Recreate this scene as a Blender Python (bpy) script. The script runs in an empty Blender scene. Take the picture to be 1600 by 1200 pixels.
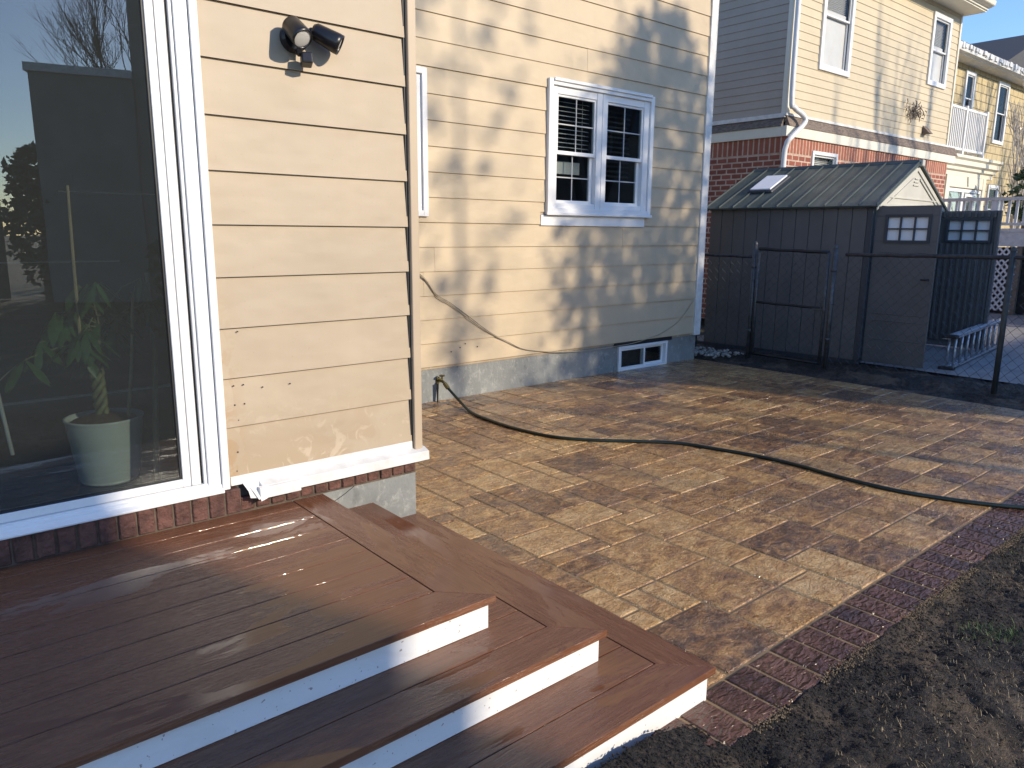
import bpy, bmesh, math, random
from mathutils import Vector, Matrix, noise
random.seed(7)
R=math.radians
sc=bpy.context.scene; C=sc.collection
# ---------------------------------------------------------------- camera
cd=bpy.data.cameras.new("camera"); cam=bpy.data.objects.new("camera",cd); C.objects.link(cam); sc.camera=cam
cd.sensor_width=36; cd.lens=1167.25/1600*36; cd.clip_end=1500; cd.clip_start=.05
yaw,pit,rol=0.70288598,0.19970654,0.00828269
fwd=Vector((math.sin(yaw)*math.cos(pit),math.cos(yaw)*math.cos(pit),-math.sin(pit)))
rt=Vector((math.cos(yaw),-math.sin(yaw),0)); up=rt.cross(fwd)
r2=rt*math.cos(rol)+up*math.sin(rol); u2=-rt*math.sin(rol)+up*math.cos(rol)
m=Matrix((r2,u2,-fwd)).transposed().to_4x4(); m.translation=Vector((0,0,1.5)); cam.matrix_world=m
# ---------------------------------------------------------------- world, sun, exposure
SAZ,SEL=R(21),R(23)     # azimuth measured from -Y towards +X
w=bpy.data.worlds.new("World"); sc.world=w; w.use_nodes=True
nt=w.node_tree; sky=nt.nodes.new('ShaderNodeTexSky'); sky.sky_type='NISHITA'; sky.sun_disc=False
sky.sun_elevation=SEL; sky.sun_rotation=math.pi-SAZ; sky.air_density=1.0; sky.dust_density=.2; sky.ozone_density=4
hs_=nt.nodes.new('ShaderNodeHueSaturation'); hs_.inputs['Saturation'].default_value=1.08; hs_.inputs['Hue'].default_value=.508; nt.links.new(sky.outputs[0],hs_.inputs['Color']); nt.links.new(hs_.outputs[0],nt.nodes['Background'].inputs[0]); nt.nodes['Background'].inputs[1].default_value=.15
sd=bpy.data.lights.new("sun",'SUN'); sd.energy=2.8; sd.angle=R(.5); sd.color=(1,.86,.66)
so=bpy.data.objects.new("sun",sd); C.objects.link(so)
sv=Vector((math.sin(SAZ)*math.cos(SEL),-math.cos(SAZ)*math.cos(SEL),math.sin(SEL)))
so.rotation_euler=sv.to_track_quat('Z','Y').to_euler()
sc.view_settings.view_transform='Standard'; sc.view_settings.look='None'; sc.view_settings.gamma=1; sc.view_settings.exposure=0.86
# ---------------------------------------------------------------- mesh helpers
class MB:
    def __init__(s): s.v=[];s.f=[];s.c=[]
    def poly(s,vs,fs,col=None):
        o=len(s.v); s.v+= [tuple(p) for p in vs]
        for f in fs: s.f.append(tuple(o+i for i in f)); s.c.append(col)
        return s
    def box(s,a,b,T=None,col=None):
        x0,y0,z0=a;x1,y1,z1=b
        vs=[(x0,y0,z0),(x1,y0,z0),(x1,y1,z0),(x0,y1,z0),(x0,y0,z1),(x1,y0,z1),(x1,y1,z1),(x0,y1,z1)]
        if T: vs=[T@Vector(p) for p in vs]
        return s.poly(vs,[(0,3,2,1),(4,5,6,7),(0,1,5,4),(1,2,6,5),(2,3,7,6),(3,0,4,7)],col)
    def prism(s,pts,a,b,axis='x',T=None):
        # pts: 2-D outline; extruded along axis from a to b
        n=len(pts)
        def P(p,t):
            q={'x':(t,p[0],p[1]),'y':(p[0],t,p[1]),'z':(p[0],p[1],t)}[axis]
            return T@Vector(q) if T else q
        return s.poly([P(p,a) for p in pts]+[P(p,b) for p in pts],[tuple(range(n-1,-1,-1)),tuple(range(n,2*n))]+[(i,(i+1)%n,(i+1)%n+n,i+n) for i in range(n)])
    def tube(s,path,rad,n=8,cap=True):
        path=[Vector(p) for p in path]; rad=rad if isinstance(rad,(list,tuple)) else [rad]*len(path)
        o=len(s.v); prev=None
        for i,p in enumerate(path):
            d=(path[min(i+1,len(path)-1)]-path[max(i-1,0)]); d.normalize()
            if prev is None:
                h=Vector((0,0,1)) if abs(d.z)<.9 else Vector((1,0,0)); e1=d.cross(h).normalized()
            else: e1=(prev-d*prev.dot(d)).normalized()
            prev=e1; e2=d.cross(e1)
            for k in range(n):
                t=2*math.pi*k/n; s.v.append(tuple(p+(e1*math.cos(t)+e2*math.sin(t))*rad[i]))
        for i in range(len(path)-1):
            for k in range(n):
                a=o+i*n+k;b=o+i*n+(k+1)%n; s.f.append((a,b,b+n,a+n)); s.c.append(None)
        if cap:
            s.f.append(tuple(o+k for k in range(n-1,-1,-1))); s.c.append(None)
            s.f.append(tuple(o+(len(path)-1)*n+k for k in range(n))); s.c.append(None)
        return s
    def lathe(s,prof,n=32,T=None):
        o=len(s.v)
        for r,z in prof:
            for k in range(n):
                t=2*math.pi*k/n; p=Vector((r*math.cos(t),r*math.sin(t),z)); s.v.append(tuple(T@p if T else p))
        for i in range(len(prof)-1):
            for k in range(n):
                a=o+i*n+k;b=o+i*n+(k+1)%n; s.f.append((a,b,b+n,a+n)); s.c.append(None)
        return s
    def build(s,name,mat,parent=None,bevel=0,smooth=False,seg=1):
        me=bpy.data.meshes.new(name); me.from_pydata(s.v,[],s.f); me.update()
        if any(c is not None for c in s.c):
            at=me.attributes.new('tint','FLOAT','FACE'); at.data.foreach_set('value',[0.5 if c is None else c for c in s.c])
        if smooth: me.polygons.foreach_set('use_smooth',[True]*len(me.polygons))
        o=bpy.data.objects.new(name,me); C.objects.link(o); me.materials.append(mat)
        if parent: o.parent=parent; o.matrix_parent_inverse=parent.matrix_basis.inverted()
        if bevel:
            b=o.modifiers.new('bevel','BEVEL'); b.width=bevel; b.segments=seg; b.limit_method='ANGLE'; b.angle_limit=R(40)
        return o
def empty(name,loc=(0,0,0)):
    o=bpy.data.objects.new(name,None); C.objects.link(o); o.location=loc; o.empty_display_size=.2; return o
def tag(o,label=None,cat=None,group=None,kind=None):
    if label:o['label']=label
    if cat:o['category']=cat
    if group:o['group']=group
    if kind:o['kind']=kind
    return o
# ---------------------------------------------------------------- material helpers
class N:
    def __init__(s,name):
        s.m=bpy.data.materials.new(name); s.m.use_nodes=True; s.t=s.m.node_tree; s.b=s.t.nodes['Principled BSDF']; s.co=None
    def n(s,ty,**k):
        x=s.t.nodes.new(ty)
        for a,b in k.items(): setattr(x,a,b)
        return x
    def l(s,a,b): s.t.links.new(a,b)
    def coord(s,scale=(1,1,1)):
        if s.co is None: s.co=s.n('ShaderNodeNewGeometry').outputs['Position']
        mp=s.n('ShaderNodeMapping'); mp.inputs['Scale'].default_value=scale; s.l(s.co,mp.inputs['Vector']); return mp.outputs[0]
    def noise(s,scale,detail=4,rough=.55,vscale=(1,1,1),dist=0):
        x=s.n('ShaderNodeTexNoise'); x.inputs['Scale'].default_value=scale; x.inputs['Detail'].default_value=detail
        x.inputs['Roughness'].default_value=rough; x.inputs['Distortion'].default_value=dist; s.l(s.coord(vscale),x.inputs['Vector']); return x.outputs[0]
    def ramp(s,fac,stops):
        r=s.n('ShaderNodeValToRGB'); cr=r.color_ramp
        while len(cr.elements)<len(stops): cr.elements.new(.5)
        for e,(p,c) in zip(cr.elements,stops):
            e.position=p; e.color=(c,c,c,1) if isinstance(c,(int,float)) else (*c,1)
        s.l(fac,r.inputs[0]); return r.outputs[0]
    def math(s,op,a,b=None,clamp=False):
        x=s.n('ShaderNodeMath',operation=op,use_clamp=clamp)
        for i,q in enumerate((a,b)):
            if q is None: continue
            if isinstance(q,(int,float)): x.inputs[i].default_value=q
            else: s.l(q,x.inputs[i])
        return x.outputs[0]
    def mix(s,fac,a,b,mode='MIX'):
        x=s.n('ShaderNodeMix',data_type='RGBA',blend_type=mode)
        for sock,q in ((x.inputs[0],fac),(x.inputs[6],a),(x.inputs[7],b)):
            if isinstance(q,(int,float)): sock.default_value=q if sock==x.inputs[0] else (q,q,q,1)
            elif isinstance(q,tuple): sock.default_value=(*q,1)
            else: s.l(q,sock)
        return x.outputs[2]
    def bump(s,h,dist=.01,strength=1,nrm=None):
        x=s.n('ShaderNodeBump'); x.inputs['Distance'].default_value=dist; x.inputs['Strength'].default_value=strength
        s.l(h,x.inputs['Height'])
        if nrm: s.l(nrm,x.inputs['Normal'])
        s.l(x.outputs[0],s.b.inputs['Normal']); return x.outputs[0]
    def set(s,k,v):
        i=s.b.inputs[k]
        if isinstance(v,tuple): i.default_value=(*v,1)
        elif isinstance(v,(int,float)): i.default_value=v
        else: s.l(v,i)
def mul(c,k): return tuple(min(1,x*k) for x in c)
def basic(name,col,rough=.5,var=.18,scale=6,bump=.0,bscale=60,metal=0,vscale=(1,1,1),spec=.5):
    q=N(name); f=q.ramp(q.noise(scale,5,.6,vscale),[(.3,0),(.7,1)])
    q.set('Base Color',q.mix(f,mul(col,1-var),mul(col,1+var))); q.set('Metallic',metal); q.set('Specular IOR Level',spec)
    q.set('Roughness',q.math('MULTIPLY_ADD',q.noise(scale*3,3),.25) if False else rough)
    if bump: q.bump(q.noise(bscale,4,.6,vscale),bump)
    return q.m
def siding_mat(name,col,stain=.0,rough=.55):
    q=N(name)
    big=q.ramp(q.noise(1.3,4,.6),[(.3,0),(.75,1)])
    streak=q.ramp(q.noise(2.2,5,.65,(3,3,.5)),[(.35,0),(.8,1)])
    c=q.mix(big,mul(col,.92),mul(col,1.06)); c=q.mix(q.math('MULTIPLY',streak,.22),c,mul(col,.78))
    if stain:
        # run-off stains and worn paint low on the wall
        z=q.n('ShaderNodeSeparateXYZ'); q.l(q.co,z.inputs[0])
        low=q.math('SUBTRACT',1,q.math('MULTIPLY',q.math('SUBTRACT',z.outputs[2],.45),2.6,),True)
        band=q.math('MULTIPLY',q.ramp(q.noise(4.5,6,.65,(1,1,1.3),.8),[(.42,0),(.56,1)]),low,True)
        c=q.mix(q.math('MULTIPLY',band,.6),c,(.34,.245,.14))
        st=q.ramp(q.noise(11,6,.62,(1,1,.8),1.4),[(.57,0),(.64,1)])
        c=q.mix(q.math('MULTIPLY',q.math('MULTIPLY',st,low,True),.38,True),c,(.66,.55,.42))
        side=q.math('SUBTRACT',1,q.math('MULTIPLY',q.math('SUBTRACT',z.outputs[0],1.0),9),True)
        lowm=q.math('SUBTRACT',1,q.math('MULTIPLY',q.math('SUBTRACT',z.outputs[2],.5),1.1),True)
        st3=q.ramp(q.noise(13,6,.65,(1,1,.6),1.5),[(.48,0),(.54,1)])
        c=q.mix(q.math('MULTIPLY',q.math('MULTIPLY',st3,q.math('MULTIPLY',side,lowm,True),True),.8,True),c,(.34,.21,.10))
    sp=q.ramp(q.noise(90,2,.5),[(.70,0),(.74,1)]); c=q.mix(q.math('MULTIPLY',sp,.18),c,mul(col,.5))
    q.set('Base Color',c); q.set('Roughness',rough)
    h=q.math('ADD',q.math('MULTIPLY',q.noise(3.5,2,.5,(1,1,1.6)),1.0),q.math('MULTIPLY',q.noise(70,3,.6,(.3,1,1)),.03))
    q.bump(h,.016,.6); return q.m
def glass_mat(name,refl=.06,tint=(.8,.85,.84),gain=1.6,fleck=.1,film=.0):
    q=N(name); t=q.t
    tr=q.n('ShaderNodeBsdfTransparent'); tr.inputs[0].default_value=(*tint,1)
    gl=q.n('ShaderNodeBsdfGlossy'); gl.inputs['Roughness'].default_value=.004; gl.inputs[0].default_value=(.93,.97,1,1)
    bp=q.n('ShaderNodeBump'); bp.inputs['Distance'].default_value=.0012; q.l(q.noise(1.6,1),bp.inputs['Height']); q.l(bp.outputs[0],gl.inputs['Normal'])
    lw=q.n('ShaderNodeLayerWeight'); lw.inputs[0].default_value=.5; fz=q.math('ADD',q.math('MULTIPLY',q.math('POWER',lw.outputs['Facing'],5),.96),.04)
    f=q.math('ADD',q.math('MULTIPLY',fz,gain),refl,True)
    mx=q.n('ShaderNodeMixShader'); q.l(f,mx.inputs[0]); q.l(tr.outputs[0],mx.inputs[1]); q.l(gl.outputs[0],mx.inputs[2])
    # dried drops and dust flecks on the pane
    fl=q.ramp(q.noise(150,3,.5),[(.72,0),(.76,1)])
    df=q.n('ShaderNodeBsdfDiffuse'); df.inputs[0].default_value=(.55,.57,.55,1)
    mx2=q.n('ShaderNodeMixShader'); q.l(q.math('ADD',q.math('MULTIPLY',fl,fleck),film),mx2.inputs[0]); q.l(mx.outputs[0],mx2.inputs[1]); q.l(df.outputs[0],mx2.inputs[2])
    q.l(mx2.outputs[0],t.nodes['Material Output'].inputs[0]); return q.m
def brick_mat(name,c1,c2,mortar,bw=.2,bh=.09,ms=.012,soldier=False,rough=.8,dark=1):
    q=N(name); q.coord(); s=q.n('ShaderNodeSeparateXYZ'); q.l(q.co,s.inputs[0])
    xy=q.math('ADD',s.outputs[0],s.outputs[1]); cb=q.n('ShaderNodeCombineXYZ')
    q.l(xy,cb.inputs[1 if soldier else 0]); q.l(s.outputs[2],cb.inputs[0 if soldier else 1])
    br=q.n('ShaderNodeTexBrick'); br.inputs['Scale'].default_value=1; br.inputs['Brick Width'].default_value=bw; br.inputs['Row Height'].default_value=bh
    br.inputs['Mortar Size'].default_value=ms; br.inputs['Mortar Smooth'].default_value=.2; br.inputs['Bias'].default_value=0
    if soldier: br.offset=0
    br.inputs['Color1'].default_value=(*c1,1);br.inputs['Color2'].default_value=(*c2,1);br.inputs['Mortar'].default_value=(*mortar,1)
    q.l(cb.outputs[0],br.inputs['Vector'])
    f=q.ramp(q.noise(14,4,.6),[(.3,0),(.7,1)]); c=q.mix(q.math('MULTIPLY',f,.45),br.outputs[0],mul(c1,.55))
    q.set('Base Color',c); q.set('Roughness',rough)
    q.bump(q.math('ADD',q.math('MULTIPLY',br.outputs[1],-1),q.math('MULTIPLY',q.noise(80,3),.35)),.008,.9); return q.m

M={}
M['near_siding']=siding_mat('tan_siding',(.41,.33,.235),stain=.7)
M['far_siding']=siding_mat('cream_siding',(.525,.42,.28))
M['white']=basic('white_vinyl',(.74,.74,.73),.38,.05,3,.0006,40)
M['white_old']=basic('weathered_white_metal',(.66,.65,.62),.5,.16,9,.002,25)
M['trim_tan']=basic('tan_trim',(.44,.35,.25),.45,.05,2)
M['black_seal_shade']=basic('rubber_seal_and_shade',(.015,.015,.016),.5)  # black for seals; also paints shade at the near corner and under the deck
M['dark_in']=basic('dim_room_shade',(.045,.047,.046),.8,.2,2)  # dimness of the unlit rooms put into one dark colour
M['floor_in']=basic('dark_room_floor',(.022,.022,.024),.22,.5,8,.003,18,vscale=(.4,6,1))
M['glass']=glass_mat('patio_door_glass',.04,(.66,.70,.68),1.3,.12,.022)
M['wglass']=glass_mat('window_glass',.01,(.80,.83,.83),1.2,.0)
M['cglass']=glass_mat('clear_window_glass',.0,(.97,.97,.97),.22,.0)
M['rowlock']=basic('rowlock_brick',(.105,.045,.034),.75,.55,16,.012,45)
M['nb_brick']=brick_mat('neighbour_brick',(.34,.10,.06),(.22,.06,.04),(.62,.47,.36),ms=.014)
M['nb_soldier']=brick_mat('neighbour_soldier_brick',(.38,.12,.065),(.30,.085,.05),(.58,.42,.32),bw=.4,bh=.10,ms=.016,soldier=True)
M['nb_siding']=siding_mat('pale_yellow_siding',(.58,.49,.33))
M['nb_siding_shade']=siding_mat('pale_yellow_siding_shaded',(.42,.36,.29))  # same siding darkened: the side wall's shade is put into the colour
M['next_siding']=brick_mat('shingle_siding',(.60,.48,.26),(.52,.42,.24),(.16,.12,.07),bw=.42,bh=.215,ms=.012)
M['shed_wall']=basic('grey_brown_resin',(.128,.120,.115),.55,.12,2.5,.0015,60)
M['shed_trim']=basic('dark_grey_resin',(.05,.055,.065),.5,.1,3)
M['shed_roof']=basic('green_grey_resin_roof',(.070,.086,.078),.42,.25,3.5,.002,30)
M['shed_gable']=basic('pale_resin_gable',(.52,.51,.45),.6,.08,3,.001,40)
M['frost']=basic('frosted_plastic_pane',(.86,.87,.9),.3,.04,5)  # whitened base stands in for light coming through the panes
M['shade_slate']=basic('weathered_flashing',(.17,.13,.10),.75,.5,14,.01,30,vscale=(1,1,3))
M['shingle']=basic('roof_shingles',(.06,.06,.065),.85,.3,20,.01,40)
M['cream_trim']=basic('cream_painted_trim',(.72,.68,.56),.5,.06,3)
M['galv']=basic('galvanised_steel',(.10,.10,.10),.5,.35,20,metal=.5)
M['fence_green']=basic('dark_coated_steel',(.05,.055,.052),.5,.3,20)
M['rust']=basic('rusty_rail',(.045,.04,.04),.7,.5,25)
M['alu']=basic('aluminium',(.55,.56,.58),.35,.15,12,metal=.7)
M['black_met']=basic('black_fixture',(.012,.012,.014),.32,.2,10)
M['lens']=basic('frosted_lens',(.55,.54,.52),.25,.05,20)
M['brass']=basic('aged_brass',(.16,.13,.05),.4,.4,40,metal=.7)
M['hose']=basic('dark_green_rubber',(.010,.020,.014),.35,.3,30,.0008,200)
M['cable']=basic('tan_cable',(.36,.29,.19),.6,.1,5)
M['leaf_in']=basic('glossy_green_leaf',(.035,.085,.025),.35,.35,30)
M['leaf']=basic('dark_evergreen_leaf',(.025,.055,.018),.55,.4,3)
M['stem']=basic('braided_stem',(.16,.17,.08),.6,.3,30,.003,60)
M['stake']=basic('bamboo_stake',(.34,.27,.16),.55,.2,20)
M['pot']=basic('glazed_pale_pot',(.52,.56,.56),.35,.06,8)
M['potsoil']=basic('potting_soil',(.09,.055,.035),.95,.4,30,.01,60)
M['bark']=basic('grey_bark',(.10,.08,.065),.9,.35,12,.01,40)
M['bark_pale']=basic('pale_bark',(.45,.42,.38),.85,.3,12,.006,40)
M['dark_house']=basic('shaded_rendered_wall',(.26,.23,.2),.9,.2,2)
M['wood_joist']=basic('weathered_joist',(.2,.16,.12),.8,.3,12)
M['pebble']=basic('pale_pebbles',(.30,.27,.23),.7,.3,30)
M['blind']=basic('window_blind',(.6,.6,.57),.6,.05,5)

# concrete foundation: grey paint with pale scuffs
def found_mat():
    q=N('painted_concrete'); a=q.ramp(q.noise(17,8,.75,(1,1,.7),.5),[(.52,0),(.66,1)])
    c=q.mix(q.ramp(q.noise(3,4),[(.3,0),(.7,1)]),(.17,.18,.175),(.25,.26,.25)); c=q.mix(q.math('MULTIPLY',a,.55),c,(.42,.42,.38))
    d=q.ramp(q.noise(16,4,.6,(1,1,.4)),[(.62,0),(.7,1)]); c=q.mix(q.math('MULTIPLY',d,.5),c,(.10,.105,.105))
    q.set('Base Color',c); q.set('Roughness',.75); q.bump(q.noise(35,5,.65),.006,.8); return q.m
M['found']=found_mat()
def patio_mat():
    q=N('stamped_concrete'); t=q.n('ShaderNodeAttribute',attribute_name='tint'); T=t.outputs['Fac']
    # colour: each stone has a slightly different tone, with cloudy blends through it
    cl=q.noise(8.5,9,.74,(1,1.5,1),.9); mixf=q.math('ADD',q.math('MULTIPLY',T,.20),q.math('MULTIPLY',cl,.83))
    c=q.ramp(mixf,[(.34,(.095,.042,.018)),(.43,(.25,.115,.040)),(.51,(.45,.235,.078)),(.59,(.64,.37,.13)),(.73,(.82,.57,.27))])
    # terraced slate relief: ledges that follow contour lines
    def terr(scale,vs,dist,lv,w):
        n=q.math('MULTIPLY',q.noise(scale,5,.55,vs,dist),lv); fl=q.math('FLOOR',n); fr=q.math('SUBTRACT',n,fl)
        e=q.ramp(fr,[(1-w,0),(.985,1)]); return q.math('DIVIDE',q.math('ADD',fl,e),lv),e
    t1,e1=terr(4.6,(1,2.0,1),1.3,15,.2); t2,e2=terr(12,(1,1.6,1),1.4,9,.3)
    fine=q.noise(75,5,.65,(1,2,1),.5)
    pale=q.ramp(q.noise(15,7,.7,(1,2.0,1),1.8),[(.53,0),(.66,1)])
    c=q.mix(q.math('MULTIPLY',pale,.45),c,(.62,.46,.27))  # pale flakes put glints and sunlit facets into the colour
    shade_dk=q.ramp(q.noise(22,6,.7,(1,2.4,1),1.2),[(.30,1),(.45,0)])
    c=q.mix(q.math('MULTIPLY',shade_dk,.45),c,(.045,.024,.014)); c=q.mix(q.math('MULTIPLY',e1,.5),c,(.05,.028,.014))  # dark flecks and ledge edges put relief shadow into the colour
    q.set('Base Color',c)
    wet=q.ramp(q.noise(1.1,4,.6),[(.35,0),(.65,1)])
    rr=q.math('ADD',q.math('MULTIPLY',q.noise(24,5,.65,(1,1.8,1)),.34),.08); q.set('Roughness',q.math('ADD',rr,q.math('MULTIPLY',wet,.12)))
    h=q.math('ADD',q.math('MULTIPLY',t1,1.9),q.math('MULTIPLY',t2,1.0)); h=q.math('ADD',h,q.math('MULTIPLY',fine,.20))
    q.bump(h,.046,1); q.set('Specular IOR Level',.5)
    # thin film of rain water lying over the relief
    cb=q.n('ShaderNodeBump'); cb.inputs['Distance'].default_value=.010; q.l(h,cb.inputs['Height']); q.l(cb.outputs[0],q.b.inputs['Coat Normal'])
    q.set('Coat Weight',q.ramp(q.noise(3.2,6,.65,(1,1.6,1),.6),[(.36,.25),(.56,1)])); q.set('Coat Roughness',q.math('ADD',q.math('MULTIPLY',q.noise(9,5,.7),.22),.03)); q.b.inputs['Coat IOR'].default_value=1.45; return q.m
M['patio']=patio_mat()
def border_mat():
    q=N('stamped_brick_border'); t=q.n('ShaderNodeAttribute',attribute_name='tint'); T=t.outputs['Fac']
    f=q.math('ADD',q.math('MULTIPLY',T,.25),q.math('MULTIPLY',q.noise(6,6,.65),.75))
    q.set('Base Color',q.ramp(f,[(.3,(.040,.020,.015)),(.52,(.098,.044,.026)),(.75,(.165,.082,.048))]))
    rp=q.ramp(q.noise(27,2,.45,(.75,1.7,1),.7),[(.3,0),(.68,1)]); q.set('Roughness',q.math('ADD',q.math('MULTIPLY',q.noise(14,3),.22),.19)); q.set('Specular IOR Level',.45)
    q.bump(q.math('ADD',rp,q.math('MULTIPLY',q.noise(90,3),.06)),.009,1); return q.m
M['border']=border_mat()
M['grout']=basic('joint_sand',(.22,.15,.08),.85,.35,10,.004,60)
def deck_mat():
    q=N('wet_composite_board'); t=q.n('ShaderNodeAttribute',attribute_name='tint'); T=t.outputs['Fac']
    dirn=q.ramp(T,[(.74,0),(.76,1)])      # 1 = board runs along Y
    gx=q.noise(9,6,.6,(.5,7,4),.6); gy=q.noise(9,6,.6,(7,.5,4),.6)
    g=q.mix(dirn,gx,gy)
    c=q.mix(g,(.138,.057,.030),(.245,.110,.058))
    fl_=q.mix(dirn,q.noise(60,3,.5,(.12,3,2)),q.noise(60,3,.5,(3,.12,2))); c=q.mix(q.math('MULTIPLY',q.ramp(fl_,[(.42,1),(.56,0)]),.35),c,(.08,.030,.016))
    ax=q.noise(22,5,.65,(.35,5,4),1.2); ay=q.noise(22,5,.65,(5,.35,4),1.2); gr=q.mix(dirn,ax,ay)
    # puddles: smooth film of water over the embossed grain
    px=q.noise(3.0,5,.6,(.45,1.6,1),.7); py=q.noise(3.0,5,.6,(1.6,.45,1),.7); pn=q.mix(dirn,px,py)
    pud=q.ramp(pn,[(.525,0),(.545,1)])
    dry=q.math('SUBTRACT',1,pud)
    c=q.mix(q.math('MULTIPLY',pud,.22),c,(.10,.038,.02))
    q.set('Base Color',c)
    q.set('Roughness',q.math('ADD',q.math('MULTIPLY',dry,q.math('ADD',q.math('MULTIPLY',gr,.30),.06)),.05))
    q.set('Specular IOR Level',.45)
    edge=q.math('MULTIPLY',pud,.45); h=q.math('ADD',q.math('MULTIPLY',q.math('MULTIPLY',gr,q.math('ADD',dry,.12)),1.0),edge)
    q.bump(h,.0042,.9); return q.m
M['deck']=deck_mat()
def riser_mat():
    q=N('white_riser_board'); f=q.ramp(q.noise(60,2,.5),[(.68,0),(.71,1)]); g=q.ramp(q.noise(4,5,.6,(1,1,3),1),[(.5,0),(.62,1)])
    c=q.mix(q.math('MULTIPLY',f,.75),(.76,.76,.75),(.2,.15,.11)); c=q.mix(q.math('MULTIPLY',g,.16),c,(.5,.47,.42)); q.set('Base Color',c); q.set('Roughness',.4)
    q.bump(q.noise(6,2,.5),.002); return q.m
M['riser']=riser_mat()
def soil_mat(name,a,b,c3,wet=True):
    q=N(name); f=q.noise(2.2,6,.7,(1,1,1),.7); c=q.ramp(f,[(.35,a),(.51,b),(.65,c3)])
    f2=q.ramp(q.noise(70,4,.7),[(.5,0),(.72,1)]); c=q.mix(q.math('MULTIPLY',f2,.5),c,mul(c3,1.5)); q.set('Base Color',c); q.set('Roughness',.7)
    q.bump(q.math('ADD',q.noise(45,6,.75),q.math('MULTIPLY',q.noise(160,3,.7),.4)),.03,1); return q.m
M['soil']=soil_mat('black_topsoil',(.007,.006,.005),(.020,.015,.011),(.15,.108,.066))
M['clod']=soil_mat('soil_crumbs',(.007,.0058,.005),(.016,.012,.0095),(.075,.055,.036))
M['sand']=basic('spilled_sand',(.22,.16,.09),.95,.4,30,.01,80)
M['straw']=basic('dry_grass',(.40,.31,.18),.8,.4,20)
M['grass']=basic('green_grass',(.06,.11,.03),.7,.4,20)
M['mortar_dk']=basic('grimy_mortar',(.10,.075,.055),.9,.4,25,.004,60)
M['alu_grid']=basic('grey_white_grille',(.42,.43,.43),.5,.05,5)
M['drive']=basic('concrete_drive',(.26,.25,.24),.8,.2,3,.004,50)
M['ground']=soil_mat('rough_ground',(.03,.035,.02),(.05,.05,.03),(.09,.08,.05))

# ---------------------------------------------------------------- wall builders
def siding(mb,x0,x1,zs,Y,holes=(),lap=.014,face='y',seams=0,rnd=None):
    """lapped courses on a wall facing -Y (face 'y') or -X (face 'x')."""
    def P(a,d,z): return (a,Y-d,z) if face=='y' else (Y-d,a,z)
    for i in range(len(zs)-1):
        za,zb=zs[i],zs[i+1]; cuts={za,zb}
        for h in holes:
            for z in (h[2],h[3]):
                if za<z<zb: cuts.add(z)
        cs=sorted(cuts); dep=lambda z: lap-(lap-.002)*(z-za)/(zb-za)
        sm=sorted(rnd.uniform(x0,x1) for _ in range(rnd.choice((0,0,1,1,2)))) if (seams and rnd) else []
        for a,b in zip(cs,cs[1:]):
            segs=[(x0,x1)]
            for h in holes:
                if h[2]<=a+1e-6 and h[3]>=b-1e-6:
                    ns=[]
                    for s0,s1 in segs:
                        if h[1]<=s0 or h[0]>=s1: ns.append((s0,s1)); continue
                        if h[0]>s0: ns.append((s0,h[0]))
                        if h[1]<s1: ns.append((h[1],s1))
                    segs=ns
            for s0,s1 in segs:
                pts=[s0]+[q for q in sm if s0+.1<q<s1-.1]+[s1]
                for k,(p,q) in enumerate(zip(pts,pts[1:])):
                    e=.0022*(k%2); q2=q+(.02 if k%2 and k<len(pts)-2 else 0)
                    n=4
                    xs=[p+(q2-p)*j/n for j in range(n+1)]
                    for xa,xb in zip(xs,xs[1:]):
                        mb.poly([P(xa,dep(a)+e,a),P(xb,dep(a)+e,a),P(xb,dep(b)+e,b),P(xa,dep(b)+e,b)],[(0,1,2,3)])
                    if a==za: mb.poly([P(p,dep(a)+e,a),P(q2,dep(a)+e,a),P(q2,-.004,a+.002),P(p,-.004,a+.002)],[(3,2,1,0)])
                    for xe in (p,q2): mb.poly([P(xe,dep(a)+e,a),P(xe,dep(b)+e,b),P(xe,-.004,b),P(xe,-.004,a)],[(0,1,2,3)])
def backing(mb,x0,x1,z0,z1,ya,yb,holes=()):
    """solid sheathing with rectangular holes (wall facing -Y)."""
    zc=sorted({z0,z1}|{z for h in holes for z in h[2:] if z0<z<z1}); 
    for a,b in zip(zc,zc[1:]):
        segs=[(x0,x1)]
        for h in holes:
            if h[2]<=a+1e-6 and h[3]>=b-1e-6:
                ns=[]
                for s0,s1 in segs:
                    if h[1]<=s0 or h[0]>=s1: ns.append((s0,s1)); continue
                    if h[0]>s0: ns.append((s0,h[0]))
                    if h[1]<s1: ns.append((h[1],s1))
                segs=ns
        for s0,s1 in segs: mb.box((s0,ya,a),(s1,yb,b))
def ring(mb,x0,x1,z0,z1,t,ya,yb):
    """rectangular frame of width t, between ya (front) and yb."""
    t=(t,t,t,t) if not isinstance(t,tuple) else t   # left,right,bottom,top
    mb.box((x0,ya,z0),(x0+t[0],yb,z1)); mb.box((x1-t[1],ya,z0),(x1,yb,z1))
    mb.box((x0+t[0],ya,z0),(x1-t[1],yb,z0+t[2])); mb.box((x0+t[0],ya,z1-t[3]),(x1-t[1],yb,z1))
    return mb
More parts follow.
